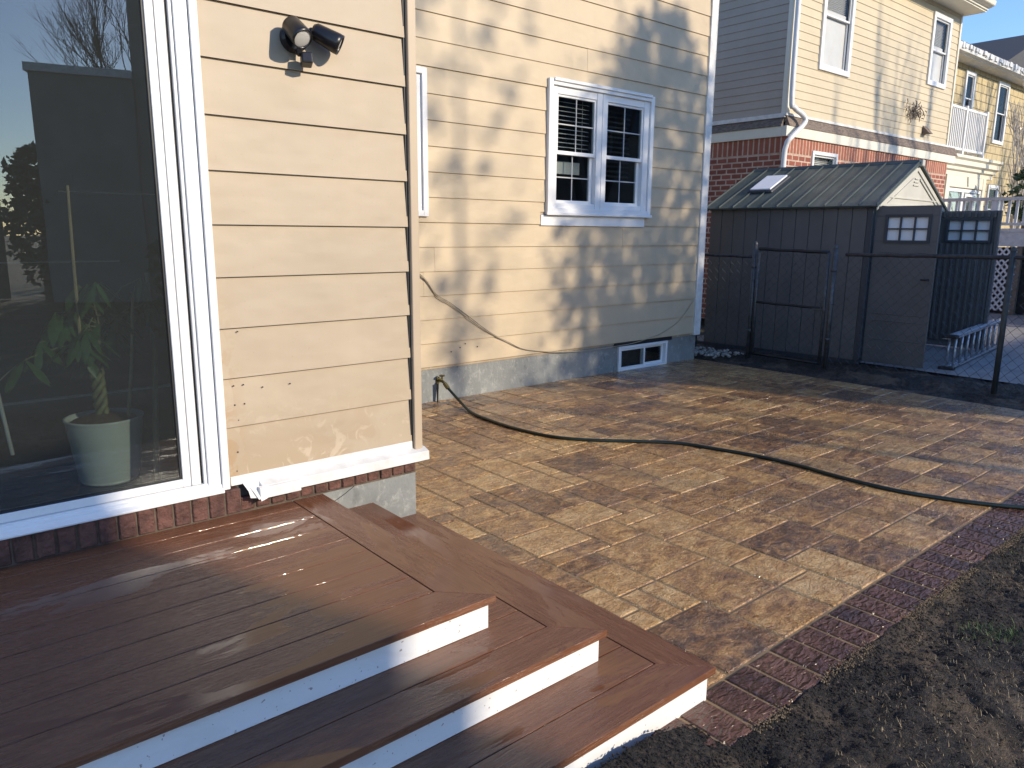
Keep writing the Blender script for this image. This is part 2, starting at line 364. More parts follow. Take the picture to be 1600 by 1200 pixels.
def double_hung(parent,x0,x1,z0,z1,Y,trim=.06,grid=True,blind=None,deep=.05,gl='wglass',label=None,sill=True,trimmat='white'):
    """one window: outside trim, two sashes, muntins, glass, dark box behind."""
    f=ring(MB(),x0,x1,z0,z1,trim,Y-.03,Y+.02).build('window',M[trimmat],parent,bevel=.003)
    if label: f['label']=label
    ix0,ix1,iz0,iz1=x0+trim,x1-trim,z0+trim,z1-trim; mid=(iz0+iz1)/2
    ring(MB(),ix0,ix1,mid-.015,iz1,.03,Y+.002,Y+.03).build('sash',M['white'],f,bevel=.002)
    ring(MB(),ix0,ix1,iz0,mid+.015,.03,Y+.032,Y+.06).build('sash',M['white'],f,bevel=.002)
    MB().box((ix0+.03,Y+.014,mid+.015),(ix1-.03,Y+.018,iz1-.03)).box((ix0+.03,Y+.044,iz0+.03),(ix1-.03,Y+.048,mid-.015)).build('pane',M[gl],f)
    if grid:
        g=MB(); cx=(ix0+ix1)/2
        for a,b,y in ((mid+.015,iz1-.03,Y+.019),(iz0+.03,mid-.015,Y+.049)):
            g.box((cx-.006,y,a),(cx+.006,y+.006,b)); c=(a+b)/2
            g.box((ix0+.03,y+.001,c-.006),(cx-.006,y+.005,c+.006)).box((cx+.006,y+.001,c-.006),(ix1-.03,y+.005,c+.006))
        g.build('muntin',M['white'],f)
    if blind:
        b=MB(); z=iz1-.03; zb=mid+.02 if blind=='top' else iz0+.03
        while z>zb:
            b.box((ix0+.035,Y+.075,z-.0015),(ix1-.035,Y+.10,z+.0015),Matrix.Translation((0,0,0))); z-=.028
        if blind=='full': b.box((ix0+.035,Y+.105,iz0+.03),(ix1-.035,Y+.108,iz1-.03)); b.box((ix0+.034,Y+.062,iz0+.03),(ix1-.034,Y+.070,mid+.1))
        b.build('blind',M['blind'],f)
    r=MB(); r.box((ix0,Y+.5,iz0),(ix1,Y+.51,iz1)).box((ix0-.01,Y+.06,iz0),(ix0,Y+.5,iz1)).box((ix1,Y+.06,iz0),(ix1+.01,Y+.5,iz1))
    r.box((ix0,Y+.06,iz0-.01),(ix1,Y+.5,iz0)).box((ix0,Y+.06,iz1),(ix1,Y+.5,iz1+.01)).build('dark_room_box',M['dark_in'],f)
    return f

# ================================================================ SETTING: ground sheets
def sheet(name,x0,x1,y0,y1,z,mat):
    o=MB().poly([(x0,y0,z),(x1,y0,z),(x1,y1,z),(x0,y1,z)],[(0,1,2,3)]).build(name,mat); tag(o,kind='structure'); return o
def bumpy(name,x0,x1,y0,y1,st,fn,mat):
    nx=int((x1-x0)/st)+1; ny=int((y1-y0)/st)+1; v=[];f=[]
    for j in range(ny):
        for i in range(nx):
            x=x0+(x1-x0)*i/(nx-1); y=y0+(y1-y0)*j/(ny-1); v.append((x,y,fn(x,y)))
    for j in range(ny-1):
        for i in range(nx-1): a=j*nx+i; f.append((a,a+1,a+nx+1,a+nx))
    o=MB().poly(v,f).build(name,mat,smooth=True); tag(o,kind='structure'); return o
sheet('ground',-250,400,-250,400,-.14,M['ground'])
def nz(x,y,s,o=0): return noise.noise(Vector((x*s,y*s,o)))
def frac(x,y,s,o=0): return noise.fractal(Vector((x*s,y*s,o)),1.0,2.0,5)
def edge_y(x): return 1.074+.016*nz(x,0,11)+.018*nz(x,0,3)+.010*nz(x,0,35)
def soil_h(x,y):
    d=edge_y(x)-y
    mound=.05*max(0,min(1,(1.76-x+.12*nz(x,y,5,3))/.22))            # soil heaped against the bottom riser
    base=-.02+.019*frac(x,y,7)+.010*frac(x,y,26,5)+.02*nz(x,y,1.5)
    if d<.10: w_=max(0,d)/.10; base=base*w_+(1-w_)*(.001+.007*frac(x,y,20,2))
    if y>edge_y(x)-.0: base=.0005-.9*(y-edge_y(x)) if x>1.78 else base
    return base+mound
bumpy('soil',.5,6.2,-.9,1.32,.012,lambda x,y: soil_h(x,y) if (y<1.236) else -.1,M['soil'])
bumpy('garden_soil',-8,40,-14,-.88,.3,lambda x,y:-.03+.02*nz(x,y,2),M['soil'])
bumpy('yard_soil',-8,.52,-.9,1.3,.1,lambda x,y:-.03+.02*frac(x,y,5),M['soil'])
bumpy('side_soil',6.15,9.0,-.92,1.1,.05,lambda x,y:-.03+.02*frac(x,y,6),M['soil'])
bumpy('planting_bed',7.6,9.02,1.06,6.6,.025,lambda x,y:-.02+.028*frac(x,y,6)+.012*frac(x,y,25,3)+.05*max(0,1-abs(x-8.3)/.35),M['soil'])
sheet('driveway',8.98,60,-.9,6.75,-.004,M['drive'])
# patio slab with stamped stones
rng=random.Random(11); g=MB(); mo=.125; gx0,gx1,gy0,gy1=1.35,7.6,1.3,5.55
nx=int(round((gx1-gx0)/mo)); ny=int(round((gy1-gy0)/mo)); occ=[[0]*nx for _ in range(ny)]
def stone(mb,x0,y0,x1,y1,tint,j=.0045,ht=.0):
    r=.006; e=[rng.uniform(-.0015,.0015) for _ in range(4)]
    a=[(x0+j+e[0],y0+j),(x1-j,y0+j+e[1]),(x1-j+e[2],y1-j),(x0+j,y1-j+e[3])]
    b=[(a[0][0]+r,a[0][1]+r),(a[1][0]-r,a[1][1]+r),(a[2][0]-r,a[2][1]-r),(a[3][0]+r,a[3][1]-r)]
    v=[(p[0],p[1],-.006) for p in a]+[(p[0],p[1],ht) for p in b]
    mb.poly(v,[(4,5,6,7),(0,1,5,4),(1,2,6,5),(2,3,7,6),(3,0,4,7)],tint)
for j in range(ny):
    for i in range(nx):
        if occ[j][i]: continue
        ops=[(3,2),(2,3),(2,2),(4,2),(3,3),(2,1),(1,2),(3,1),(4,3),(1,1)]; wts=[7,4,4,4,3,3,2,2,1.5,.5]
        while True:
            k=rng.choices(range(len(ops)),wts)[0]; a,b=ops[k]
            if i+a<=nx and j+b<=ny and all(not occ[j+q][i+p] for q in range(b) for p in range(a)): break
            if rng.random()<.1: a=b=1; break
        for q in range(b):
            for p in range(a): occ[j+q][i+p]=1
        stone(g,gx0+i*mo,gy0+j*mo,gx0+(i+a)*mo,gy0+(j+b)*mo,rng.random(),ht=rng.uniform(-.0006,.0008))
tag(g.build('patio',M['patio']),kind='structure')
g=MB(); x=1.35
while x<7.6:
    stone(g,x,1.075,x+.1425,1.297,rng.random(),ht=rng.uniform(-.001,.0005)); x+=.1425
tag(g.build('patio_border',M['border']),kind='structure')
tag(MB().box((1.3,1.08,-.12),(7.61,5.6,-.0046)).build('patio_joints',M['grout']),kind='structure')
# spilled sand along the outer edge of the border
g=MB(); rs=random.Random(5)
for i in range(5200):
    x=rs.uniform(1.9,7.0); y=edge_y(x)-rs.gauss(0.006,.014); 
    if nz(x,0,3,9)<-.05: continue
    r=rs.uniform(.0012,.0038); 
    g.lathe([(0,-r*.4),(r,0),(r*.6,r*.6),(0,r*.8)],5,Matrix.Translation((x,y,max(soil_h(x,y),.0)+r*.4)))
tag(g.build('sand_grains',M['sand']),label='pale sand grains spilled along the outer edge of the brick border',cat='sand',kind='stuff')
# soil crumbs
g=MB()
for i in range(30000):
    x=rs.uniform(1.0,6.0); y=rs.uniform(-.6,1.09)
    if rs.random()<.5: y=edge_y(x)-abs(rs.gauss(0,.14))
    if i%12==0: x=rs.uniform(1.0,1.86); y=rs.uniform(1.0,1.235)
    if y>edge_y(x)-.002 and x>1.8: continue
    r=rs.choice((.0015,.002,.002,.0025,.003,.004,.005))*rs.uniform(.7,1.3)
    T=Matrix.Translation((x,y,soil_h(x,y)+r*.3))@Matrix.Rotation(rs.uniform(0,6.3),4,'Z')@Matrix.Rotation(rs.uniform(-.7,.7),4,'X')@Matrix.Diagonal((1,rs.uniform(.5,1),rs.uniform(.4,.9),1))
    g.lathe([(0,-r),(r,-r*.2),(r*.7,r*.6),(0,r)],5,T)
tag(g.build('soil_crumbs',M['clod']),label='loose dark crumbs of topsoil covering the garden edge',cat='soil',kind='stuff')
def blades(name,mat,n,fnpos,h,w,lab,cat):
    g=MB()
    for i in range(n):
        p=fnpos()
        if p is None: continue
        x,y=p; z=soil_h(x,y)-.003; a=rs.uniform(0,6.28); L=rs.uniform(*h); ti=rs.uniform(.2,1.35); ww=rs.uniform(*w)
        d=Vector((math.cos(a)*math.sin(ti),math.sin(a)*math.sin(ti),math.cos(ti)))*L; s=Vector((-math.sin(a),math.cos(a),0))*ww
        b=Vector((x,y,z)); mid=b+d*.55+Vector((0,0,L*.06)); tip=b+d-Vector((0,0,L*.08))
        g.poly([b-s,b+s,mid+s*.7,mid-s*.7,tip],[(0,1,2,3),(3,2,4)])
    tag(g.build(name,mat),label=lab,cat=cat,kind='stuff')
def pos_straw():
    x=rs.uniform(1.0,5.6); y=rs.uniform(-.6,1.0)
    return (x,y) if nz(x,y,2.2,4)+nz(x,y,6,1)*.5>.02 else None
blades('dry_grass',M['straw'],26000,pos_straw,(.008,.028),(.0005,.0010),'short strands of dry straw scattered over the dark soil','straw')
def pos_g():
    c=rs.choice(((3.15,.84,.06),(3.22,.78,.05),(3.9,.55,.15),(2.5,.3,.12),(4.2,.9,.1))); return (rs.gauss(c[0],c[2]),rs.gauss(c[1],c[2]*.7))
blades('grass_tufts',M['grass'],700,pos_g,(.015,.04),(.0008,.0016),'sparse small tufts of green grass sprouting in the dark soil','grass')
g=MB()
for i in range(200):
    x=rs.uniform(7.62,8.15); y=rs.uniform(5.15,5.9); r=rs.uniform(.012,.03)
    T=Matrix.Translation((x,y,.03+rs.uniform(0,.04)))@Matrix.Rotation(rs.uniform(0,6),4,'Z')@Matrix.Diagonal((1,rs.uniform(.6,1),rs.uniform(.5,.8),1))
    g.lathe([(0,-r),(r*.8,-r*.6),(r,0),(r*.75,r*.6),(0,r)],8,T)
tag(g.build('pebbles',M['pebble'],smooth=True),label='pile of pale pebbles on the soil by the house corner',cat='pebbles',kind='stuff')

# ================================================================ THE HOUSE
YN,YF=3.015,5.47
house=tag(empty('house',(3,5.5,0)),'tan house with lapped siding, a sliding glass door and a white framed double window','house')
rw=random.Random(3)
# near block (bump-out): solid walls round a dark room
zsn=[.475]+[.709+.2035*k for k in range(0,12)]
g=MB(); siding(g,1.0,1.905,zsn,YN,seams=0,lap=.015); g.build('siding',M['near_siding'],house)
doorhole=(-1.9,1.005,.3,2.72)
g=MB(); backing(g,-2.5,1.93,.33,2.95,YN+.004,YN+.12,[doorhole]); g.box((1.81,YN+.12,.33),(1.93,YF,2.95)).box((-2.5,YN+.12,.33),(-2.4,YF,2.95)).box((-2.5,YN+.005,2.95),(1.95,YF,3.05))
g.build('wall_sheathing',M['dark_in'],house)
g=MB().box((1.912,YN-.032,.452),(1.955,YN+.02,3.0)).box((1.955,YN-.02,.452),(1.96,YN+.14,3.0))
g.build('corner_trim',M['trim_tan'],house,bevel=.004)
MB().box((1.9,YN-.012,.47),(1.912,YN+.01,3.0)).build('corner_shadow_strip',M['black_seal_shade'],house)  # dark strip standing in for the shadow the corner trim casts
# ledge flashing below the siding: white strip, sloping ledge and drip edge, torn at its left end
g=MB().prism([(YN-.018,.482),(YN-.018,.50),(YN+.0,.50),(YN+.0,.46),(YN-.02,.462)],1.02,1.905)
g.prism([(YN+.01,.465),(YN-.02,.462),(YN-.058,.448),(YN-.062,.405),(YN-.052,.402),(YN-.05,.41),(YN+.01,.41)],1.135,1.975)
g.prism([(YN-.05,.448),(YN-.07,.444),(YN-.074,.398),(YN-.066,.395),(YN-.06,.41),(YN-.05,.41)],1.12,1.30)
rr=random.Random(9)
for x0,x1,dz,dy in ((1.08,1.14,.0,-.004),(1.06,1.10,.010,.008),(1.10,1.14,-.010,-.004)):
    g.poly([(x0,YN-.01,.47+dz),(x1,YN-.01,.472),(x1+.03,YN-.068,.40),(x0+.02,YN-.055+dy,.425+dz),((x0+x1)/2,YN-.075+dy,.40+dz)],[(0,1,2,4,3)])
g.build('ledge_flashing',M['white_old'],house,bevel=.0015)
# rowlock brick course
g=MB(); x=-2.5
while x<1.9:
    if x<1.05: g.box((x+.004,YN-.045+rw.uniform(-.003,.003),.352),(x+.0625,YN+.02,.452+rw.uniform(-.003,.003)))
    else: g.box((x+.004,YN-.018+rw.uniform(-.003,.003),.345),(x+.0625,YN+.02,.402))
    x+=.067
g.build('brick_course',M['rowlock'],house,bevel=.004)
MB().box((-2.5,YN-.036,.34),(1.05,YN+.02,.4495)).box((1.05,YN-.010,.336),(1.925,YN+.02,.40)).build('brick_mortar',M['mortar_dk'],house)
MB().box((-2.5,YN-.005,-.1),(1.93,YN+.1,.3385)).box((1.83,YN+.1,-.1),(1.93,YF,.3385)).build('foundation',M['found'],house,bevel=.004)
g=MB(); pts=[(1.13,.355),(1.2,.30),(1.32,.27),(1.42,.262),(1.5,.29),(1.58,.33),(1.62,.345),(1.7,.38)]
for (a,b),(c,d) in zip(pts,pts[1:]): g.tube([(a,YN-.0062,b),((a+c)/2,YN-.0062,(b+d)/2+rw.uniform(-.006,.006)),(c,YN-.0062,d)],.0016,4)
g.build('crack',M['black_seal_shade'],house)
# nail heads on the siding
for x,z in ((1.06,.88),(1.10,.88),(1.06,.80),(1.10,.80),(1.07,.735),(1.18,.86),(1.05,.52),(1.3,.86),(1.09,1.10),(1.06,.60)):
    MB().lathe([(0,.0),(.0032,0),(.0028,.004),(0,.004)],8,Matrix.Translation((x,YN-.010,z))@Matrix.Rotation(R(90),4,'X')).build('nail_head',M['rust'],house)
for x,z in ((4.0,.47),(4.06,.50),(4.2,.46),(3.9,.44)):
    MB().lathe([(0,.0),(.006,0),(.005,.004),(0,.004)],8,Matrix.Translation((x,YF-.011,z))@Matrix.Rotation(R(90),4,'X')).build('nail_head',M['rust'],house)
# sliding patio door
pd=MB()
pd.box((.982,YN-.034,.455),(1.012,YN+.02,2.72))                       # outer casing
pd.box((.930,YN-.022,.458),(.980,YN+.06,2.70)).box((.916,YN-.012,.47),(.929,YN+.06,2.69))
pd.box((-1.9,YN-.034,2.64),(.93,YN+.06,2.72))
pd.prism([(YN-.058,.452),(YN-.058,.462),(YN-.03,.470),(YN-.03,.480),(YN-.016,.484),(YN-.016,.492),(YN+.06,.494),(YN+.06,.452)],-1.9,.981)
door=pd.build('patio_door',M['white'],house,bevel=.0025); door['label']='white framed sliding glass patio door'
g=MB(); g.box((.838,YN-.004,.494),(.868,YN+.05,2.64)).box((.870,YN-.008,.494),(.905,YN+.05,2.64))
g.box((-1.9,YN-.003,.494),(.838,YN+.05,.526)).box((-1.9,YN-.003,2.58),(.838,YN+.05,2.64))
g.build('door_sash',M['white'],door,bevel=.002)
MB().box((.8305,YN+.004,.526),(.838,YN+.03,2.58)).box((.905,YN+.004,.494),(.916,YN+.05,2.64)).box((-1.9,YN+.004,.526),(.8305,YN+.03,.531)).build('door_gasket',M['black_seal_shade'],door)
MB().box((-1.9,YN+.010,.531),(.8305,YN+.016,2.58)).build('door_glass',M['glass'],door)
g=MB().box((.15,YN-.012,.520),(.205,YN-.003,.532)).lathe([(0,0),(.012,0),(.012,.012),(0,.014)],10,Matrix.Translation((.19,YN-.012,.527))@Matrix.Rotation(R(90),4,'X')); g.build('door_latch',M['black_met'],door,bevel=.001)
# room behind the glass
g=MB().box((-2.38,YN+.13,.38),(1.8,5.40,.46)); g.build('room_floor',M['floor_in'],house)
g=MB().box((-2.38,5.30,.46),(1.8,5.38,2.9)).box((1.79,YN+.12,.46),(1.805,5.3,2.9)).box((-2.38,YN+.12,2.74),(1.79,5.3,2.80)).box((-2.395,YN+.12,.46),(-2.38,5.3,2.9))
g.build('room_wall',M['dark_in'],house)
g=MB().box((-2.3,5.285,1.30),(1.2,5.298,1.308)).box((.9,5.285,1.72),(1.75,5.298,1.727)).box((-2.3,5.28,.46),(1.7,5.299,.475)); g.build('wall_rail',M['white_old'],house)
# main block
zsf=[.325+.2097*k for k in range(0,26)]
W2=(5.05,6.54,1.70,2.905); W1=(2.5,3.64,1.66,2.80)
g=MB(); siding(g,1.96,7.50,zsf,YF,holes=[W2,W1,(4.966,6.492,1.572,1.70)],seams=1,rnd=rw,lap=.013); g.build('siding',M['far_siding'],house)
g=MB(); backing(g,1.94,7.60,.30,5.75,YF+.004,YF+.12,[W2,W1]); g.box((7.5,YF+.12,.0),(7.6,12,5.75)).box((-3,YF,3.0),(1.94,YF+.12,5.75)).box((-3,12,0),(7.6,12.1,5.75)).box((-3.1,YF,0),(-3,12.1,5.75)).box((-3,YF+.12,5.65),(7.5,12,5.75))
g.build('wall_sheathing',M['near_siding'],house)
MB().box((7.495,YF-.03,.30),(7.605,YF+.0,5.75)).box((7.605,YF-.03,.30),(7.615,YF+.12,5.75)).build('corner_trim',M['white_old'],house,bevel=.003)
g=MB(); backing(g,1.9,7.58,-.1,.322,YF+.012,YF+.12,[(6.17,7.05,-.03,.30)]); g.box((7.46,YF+.12,-.1),(7.58,9,.322)); g.build('foundation',M['found'],house)
# double window
f=ring(MB(),5.03,6.56,1.68,2.925,(.055,.055,.06,.055),YF-.045,YF+.02)
f.box((5.085,YF-.06,2.905),(6.505,YF-.045,2.935)).box((5.01,YF-.062,1.672),(6.57,YF-.045,1.70))
dw=f.build('window',M['white'],house,bevel=.003); dw['label']='white double window with white grilles on the far wall'
MB().box((5.085,YF-.022,1.74),(5.16,YF+.05,2.87)).box((6.42,YF-.022,1.74),(6.505,YF+.05,2.87)).box((5.70,YF-.026,1.74),(5.775,YF+.05,2.87)).box((5.78,YF-.026,1.74),(5.85,YF+.05,2.87)).box((5.16,YF-.02,1.74),(5.70,YF+.05,1.79)).box((5.85,YF-.02,1.74),(6.42,YF+.05,1.79)).box((5.16,YF-.02,2.80),(5.70,YF+.05,2.87)).box((5.85,YF-.02,2.80),(6.42,YF+.05,2.87)).build('window_frame',M['white'],dw,bevel=.003)
for a,b,bl in ((5.16,5.70,True),(5.85,6.42,False)):
    mid=2.27
    ring(MB(),a,b,mid-.02,2.80,(.022,.022,.035,.022),YF-.008,YF+.02).build('sash',M['white'],dw,bevel=.002)
    ring(MB(),a,b,1.79,mid+.018,(.022,.045,.03,.03),YF+.022,YF+.05).build('sash',M['white'],dw,bevel=.002)
    MB().box((a+.022,YF+.004,mid+.015),(b-.022,YF+.008,2.778)).build('pane',M['wglass'],dw); MB().box((a+.022,YF+.034,1.82),(b-.045,YF+.038,mid-.012)).build('pane',M['wglass'],dw)
    gm=MB(); cx=(a+b)/2
    for z0,z1,y,c0 in ((mid+.015,2.778,YF-.0015,cx),(1.82,mid-.012,YF+.0285,cx-.012)):
        zc=(z0+z1)/2; gm.box((c0-.0055,y,z0),(c0+.0055,y+.005,z1)).box((a+.022,y+.001,zc-.0055),(c0-.0055,y+.004,zc+.0055)).box((c0+.0055,y+.001,zc-.0055),(b-.03,y+.004,zc+.0055))
    gm.build('muntin',M['alu_grid'],dw)
    r=MB().box((a-.05,YF+.7,1.74),(b+.05,YF+.71,2.87)).box((a-.06,YF+.055,1.74),(a-.05,YF+.7,2.87)).box((b+.05,YF+.055,1.74),(b+.06,YF+.7,2.87)).box((a-.05,YF+.055,1.73),(b+.05,YF+.7,1.74)).box((a-.05,YF+.055,2.87),(b+.05,YF+.7,2.88)); r.build('dark_room_box',M['dark_in'],dw)
    if bl:
        bb=MB(); z=2.79
        while z>2.29: bb.prism([(YF+.075,z),(YF+.10,z+.010),(YF+.10,z+.012),(YF+.075,z+.002)],a+.01,b-.01); z-=.042
        bb.box((a+.1,YF+.085,2.28),(a+.103,YF+.088,2.8)).box((b-.1,YF+.085,2.28),(b-.097,YF+.088,2.8)); bb.build('blind',M['blind'],dw)
        MB().box((a+.02,YF+.12,2.08),(b-.09,YF+.125,2.2)).build('shade_band',M['blind'],dw)
    else:
        bb=MB(); z=2.79
        while z>2.0: bb.prism([(YF+.16,z),(YF+.172,z+.02),(YF+.172,z+.022),(YF+.16,z+.002)],a+.01,b-.01); z-=.05
        bb.build('blind',M['dark_in'],dw)
MB().box((4.966,YF-.022,1.572),(6.492,YF-.0,1.672)).build('window_apron',M['white'],dw,bevel=.002)
# narrow window behind the near block
nw=ring(MB(),2.52,3.66,1.63,2.82,.05,YF-.04,YF+.02).build('window',M['white'],house,bevel=.003); nw['label']='narrow strip of white window beside the near wall'
ring(MB(),2.57,3.61,1.68,2.77,.045,YF-.018,YF+.03).build('sash',M['white'],nw,bevel=.002); MB().box((2.615,YF+.0,1.725),(3.565,YF+.004,2.725)).build('pane',M['wglass'],nw)
MB().box((2.57,YF+.3,1.63),(3.61,YF+.31,2.8)).build('dark_room_box',M['dark_in'],nw)
# basement window
bw=ring(MB(),6.17,7.02,-.02,.275,(.035,.035,.035,.03),YF-.012,YF+.05).build('basement_window',M['white'],house,bevel=.003); bw['label']='low white sliding basement window at the foot of the wall'
ring(MB(),6.205,6.63,.015,.245,.022,YF+.0,YF+.03).build('sash',M['white'],bw,bevel=.002); ring(MB(),6.60,6.985,.016,.244,.03,YF+.031,YF+.05).build('sash',M['white'],bw,bevel=.002)
MB().box((6.227,YF+.012,.037),(6.608,YF+.016,.223)).build('pane',M['wglass'],bw); MB().box((6.63,YF+.038,.046),(6.955,YF+.042,.214)).build('pane',M['wglass'],bw)
MB().box((6.1,YF+.3,-.05),(7.1,YF+.31,.3)).box((6.08,YF+.125,-.05),(6.1,YF+.3,.3)).box((7.1,YF+.125,-.05),(7.12,YF+.3,.3)).build('dark_room_box',M['dark_in'],bw)
MB().box((6.10,YF-.004,.278),(7.10,YF+.04,.318)).build('lintel',M['black_seal_shade'],bw)
# hose bib
fb=MB().tube([(3.77,YF+.02,.19),(3.77,YF-.05,.19)],.013,10).tube([(3.77,YF-.05,.19),(3.77,YF-.075,.185),(3.775,YF-.10,.16)],.014,10).tube([(3.77,YF-.05,.19),(3.77,YF-.05,.235)],.008,8)
fb.lathe([(0,0),(.026,.0),(.028,.006),(.02,.012),(0,.012)],10,Matrix.Translation((3.77,YF-.05,.235))).lathe([(0,0),(.03,0),(.03,.005),(0,.005)],12,Matrix.Translation((3.77,YF+.011,.19))@Matrix.Rotation(R(90),4,'X'))
fb.build('faucet',M['brass'],house)
MB().tube([(3.735,YF-.03,.17),(3.733,YF-.03,.0)],[.011,.006],8).build('drain_pipe',M['black_met'],house)

# ---------------------------------------------------------------- floodlight
fl=tag(empty('floodlight',(1.385,YN,2.22)),'black twin head outdoor floodlight with motion sensor on tan siding','light')
FM=MB().lathe([(0,0),(.055,0),(.055,.018),(.045,.03),(0,.032)],24,Matrix.Translation((1.385,YN-.012,2.25))@Matrix.Rotation(R(90),4,'X')); FM.build('mount_plate',M['black_met'],fl,smooth=False)
def head(base,tip,r0,r1,jig):
    b,t=Vector(base),Vector(tip); d=(t-b); L=d.length; q=d.to_track_quat('Z','Y').to_matrix().to_4x4(); T=Matrix.Translation(b)@q
    h=MB().lathe([(0,0),(r0*.7,.0),(r0,.012),(r1,L*.85),(r1*.98,L),(r1*.9,L),(r1*.88,L*.93)],28,T).build('lamp_head',M['black_met'],fl,smooth=True)
    MB().lathe([(0,L*.965),(r1*.6,L*.96),(r1*.9,L*.93)],28,T).build('lens',M['lens'],h,smooth=True)
    MB().tube([jig,(Vector(jig)+b)/2+Vector((0,0,.005)),b],.011,8).build('swivel',M['black_met'],h)
head((1.355,YN-.055,2.295),(1.372,YN-.135,2.225),.038,.041,(1.385,YN-.03,2.255))
head((1.455,YN-.045,2.288),(1.548,YN-.10,2.235),.034,.041,(1.40,YN-.03,2.25))
g=MB().tube([(1.395,YN-.03,2.23),(1.395,YN-.05,2.185)],.012,10); g.build('sensor_arm',M['black_met'],fl)
T=Matrix.Translation((1.412,YN-.07,2.165))@Matrix.Rotation(R(-18),4,'Z')@Matrix.Rotation(R(-14),4,'X')
MB().box((-.022,-.03,-.022),(.022,.025,.022),T).build('motion_sensor',M['black_met'],fl,bevel=.006,seg=2)

# ---------------------------------------------------------------- cable and hose
def smooth_path(P,n=8):
    P=[Vector(p) for p in P]; out=[]
    for i in range(len(P)-1):
        a=P[max(i-1,0)];b=P[i];c=P[i+1];d=P[min(i+2,len(P)-1)]
        for k in range(n):
            t=k/n; out.append(.5*((2*b)+(-a+c)*t+(2*a-5*b+4*c-d)*t*t+(-a+3*b-3*c+d)*t**3))
    out.append(P[-1]); return out
cp=[(3.40,1.26),(3.54,1.16),(3.64,1.08),(3.74,.95),(3.88,.87),(4.09,.73),(4.31,.59),(4.55,.48),(4.75,.39),(5.04,.335),(5.32,.305),(5.7,.285),(6.05,.29),(6.37,.30),(6.66,.335),(6.9,.38),(7.2,.50),(7.45,.72)]
c1=MB().tube(smooth_path([(x,YF-.025,z) for x,z in cp],5),.0042,6); c1.tube(smooth_path([(x+.015*math.sin(x*5),YF-.022,z+.022*max(0,(5-x)/1.5)*.9) for x,z in cp[:9]],5),.0035,6)
tag(c1.build('cable',M['cable'],smooth=True),'thin tan cable sagging along the foot of the siding','cable')
hp=[(3.775,YF-.10,.16),(3.79,YF-.14,.12),(3.80,5.20,.045),(3.72,4.95,.013),(3.67,4.72,.012),(3.65,4.31,.012),(3.71,3.93,.012),(3.86,3.68,.012),(4.10,3.44,.012),(4.31,3.21,.012),(4.4,2.95,.012),(4.47,2.69,.012),(4.5,2.41,.012),(4.48,2.14,.012),(4.48,1.9,.012),(4.51,1.69,.012),(4.58,1.5,.012),(4.66,1.33,.012),(4.78,1.15,.012),(4.95,.9,.02),(5.1,.6,.01)]
hs=tag(empty('garden_hose',(4,4,0)),'dark green garden hose snaking from the wall faucet across the wet patio','hose')
MB().tube(smooth_path(hp,8),.0125,10).build('hose_line',M['hose'],hs,smooth=True)
MB().tube([(3.773,YF-.085,.175),(3.782,YF-.125,.135)],.019,8).build('hose_coupling',M['brass'],hs)

# ---------------------------------------------------------------- composite steps
st=tag(empty('deck_steps',(0,2.2,0)),'brown wet composite deck with three steps and white risers','steps')
def tread(name,xo,yo,zt,xi,yi,yback,xl=-1.6,pitch=.142):
    g=MB(); th=.025; z0=zt-th; gp=.0022
    g.prism([(xl,yo),(xo,yo),(xi+gp,yi-gp),(xl,yi-gp)],z0,zt,'z')
    n=len(g.c); g.c=[.3]*n
    g.prism([(xo,yo+.0015),(xo,yback),(xi+gp,yback),(xi+gp,yi-gp+.0015)],z0,zt,'z'); g.c[n:]=[.9]*(len(g.c)-n)
    y=yi+gp
    while y<yback-.01:
        y1=min(y+pitch-.0045,yback); n=len(g.c); g.box((xl,y,z0),(xi-gp,y1,zt-.0004)); g.c[n:]=[.3]*6; y+=pitch
    return g.build(name,M['deck'],st,bevel=.0016,seg=2)
tread('tread',1.41,1.734,.350,1.268,1.882,YN-.047)
tread('tread',1.685,1.497,.233,1.545,1.638,YN-.008)
tread('tread',1.941,1.248,.118,1.800,1.388,YN-.008)
for x,y,z0,z1 in ((1.392,1.752,.2335,.3248),(1.667,1.515,.1185,.2078),(1.923,1.266,-.1,.0928)):
    MB().box((-1.6,y,z0),(x,y+.018,z1)).box((x-.018,y+.018,z0),(x,YN-.05,z1)).build('riser',M['riser'],st,bevel=.0015)

# ---------------------------------------------------------------- potted plant and stakes indoors
pl=tag(empty('potted_plant',(.66,3.42,.46)),'leafy braided plant in a ribbed pale pot behind the glass door','plant')
prof=[(0,.0),(.105,.0),(.112,.01)]+[(.112+.032*k/30+.0030*(k%2),.01+.25*k/30) for k in range(31)]+[(.150,.268),(.150,.275),(.142,.275),(.136,.24),(0,.24)]
T=Matrix.Translation((.66,3.42,.46)); MB().lathe(prof[:-1],40,T).build('pot',M['pot'],pl,smooth=True)
MB().lathe([(.139,.243),(.12,.262),(.05,.285),(0,.29)],24,T).build('pot_soil',M['potsoil'],pl,smooth=True)
g=MB()
for k in range(3):
    g.tube([(.655+.02*math.cos(t*1.1+k*2.1)-.0006*t,3.42+.02*math.sin(t*1.1+k*2.1),.72+.022*t) for t in range(0,15)],.012,7)
g.build('braided_stem',M['stem'],pl,smooth=True)
rl=random.Random(21); lv=MB(); tw=MB()
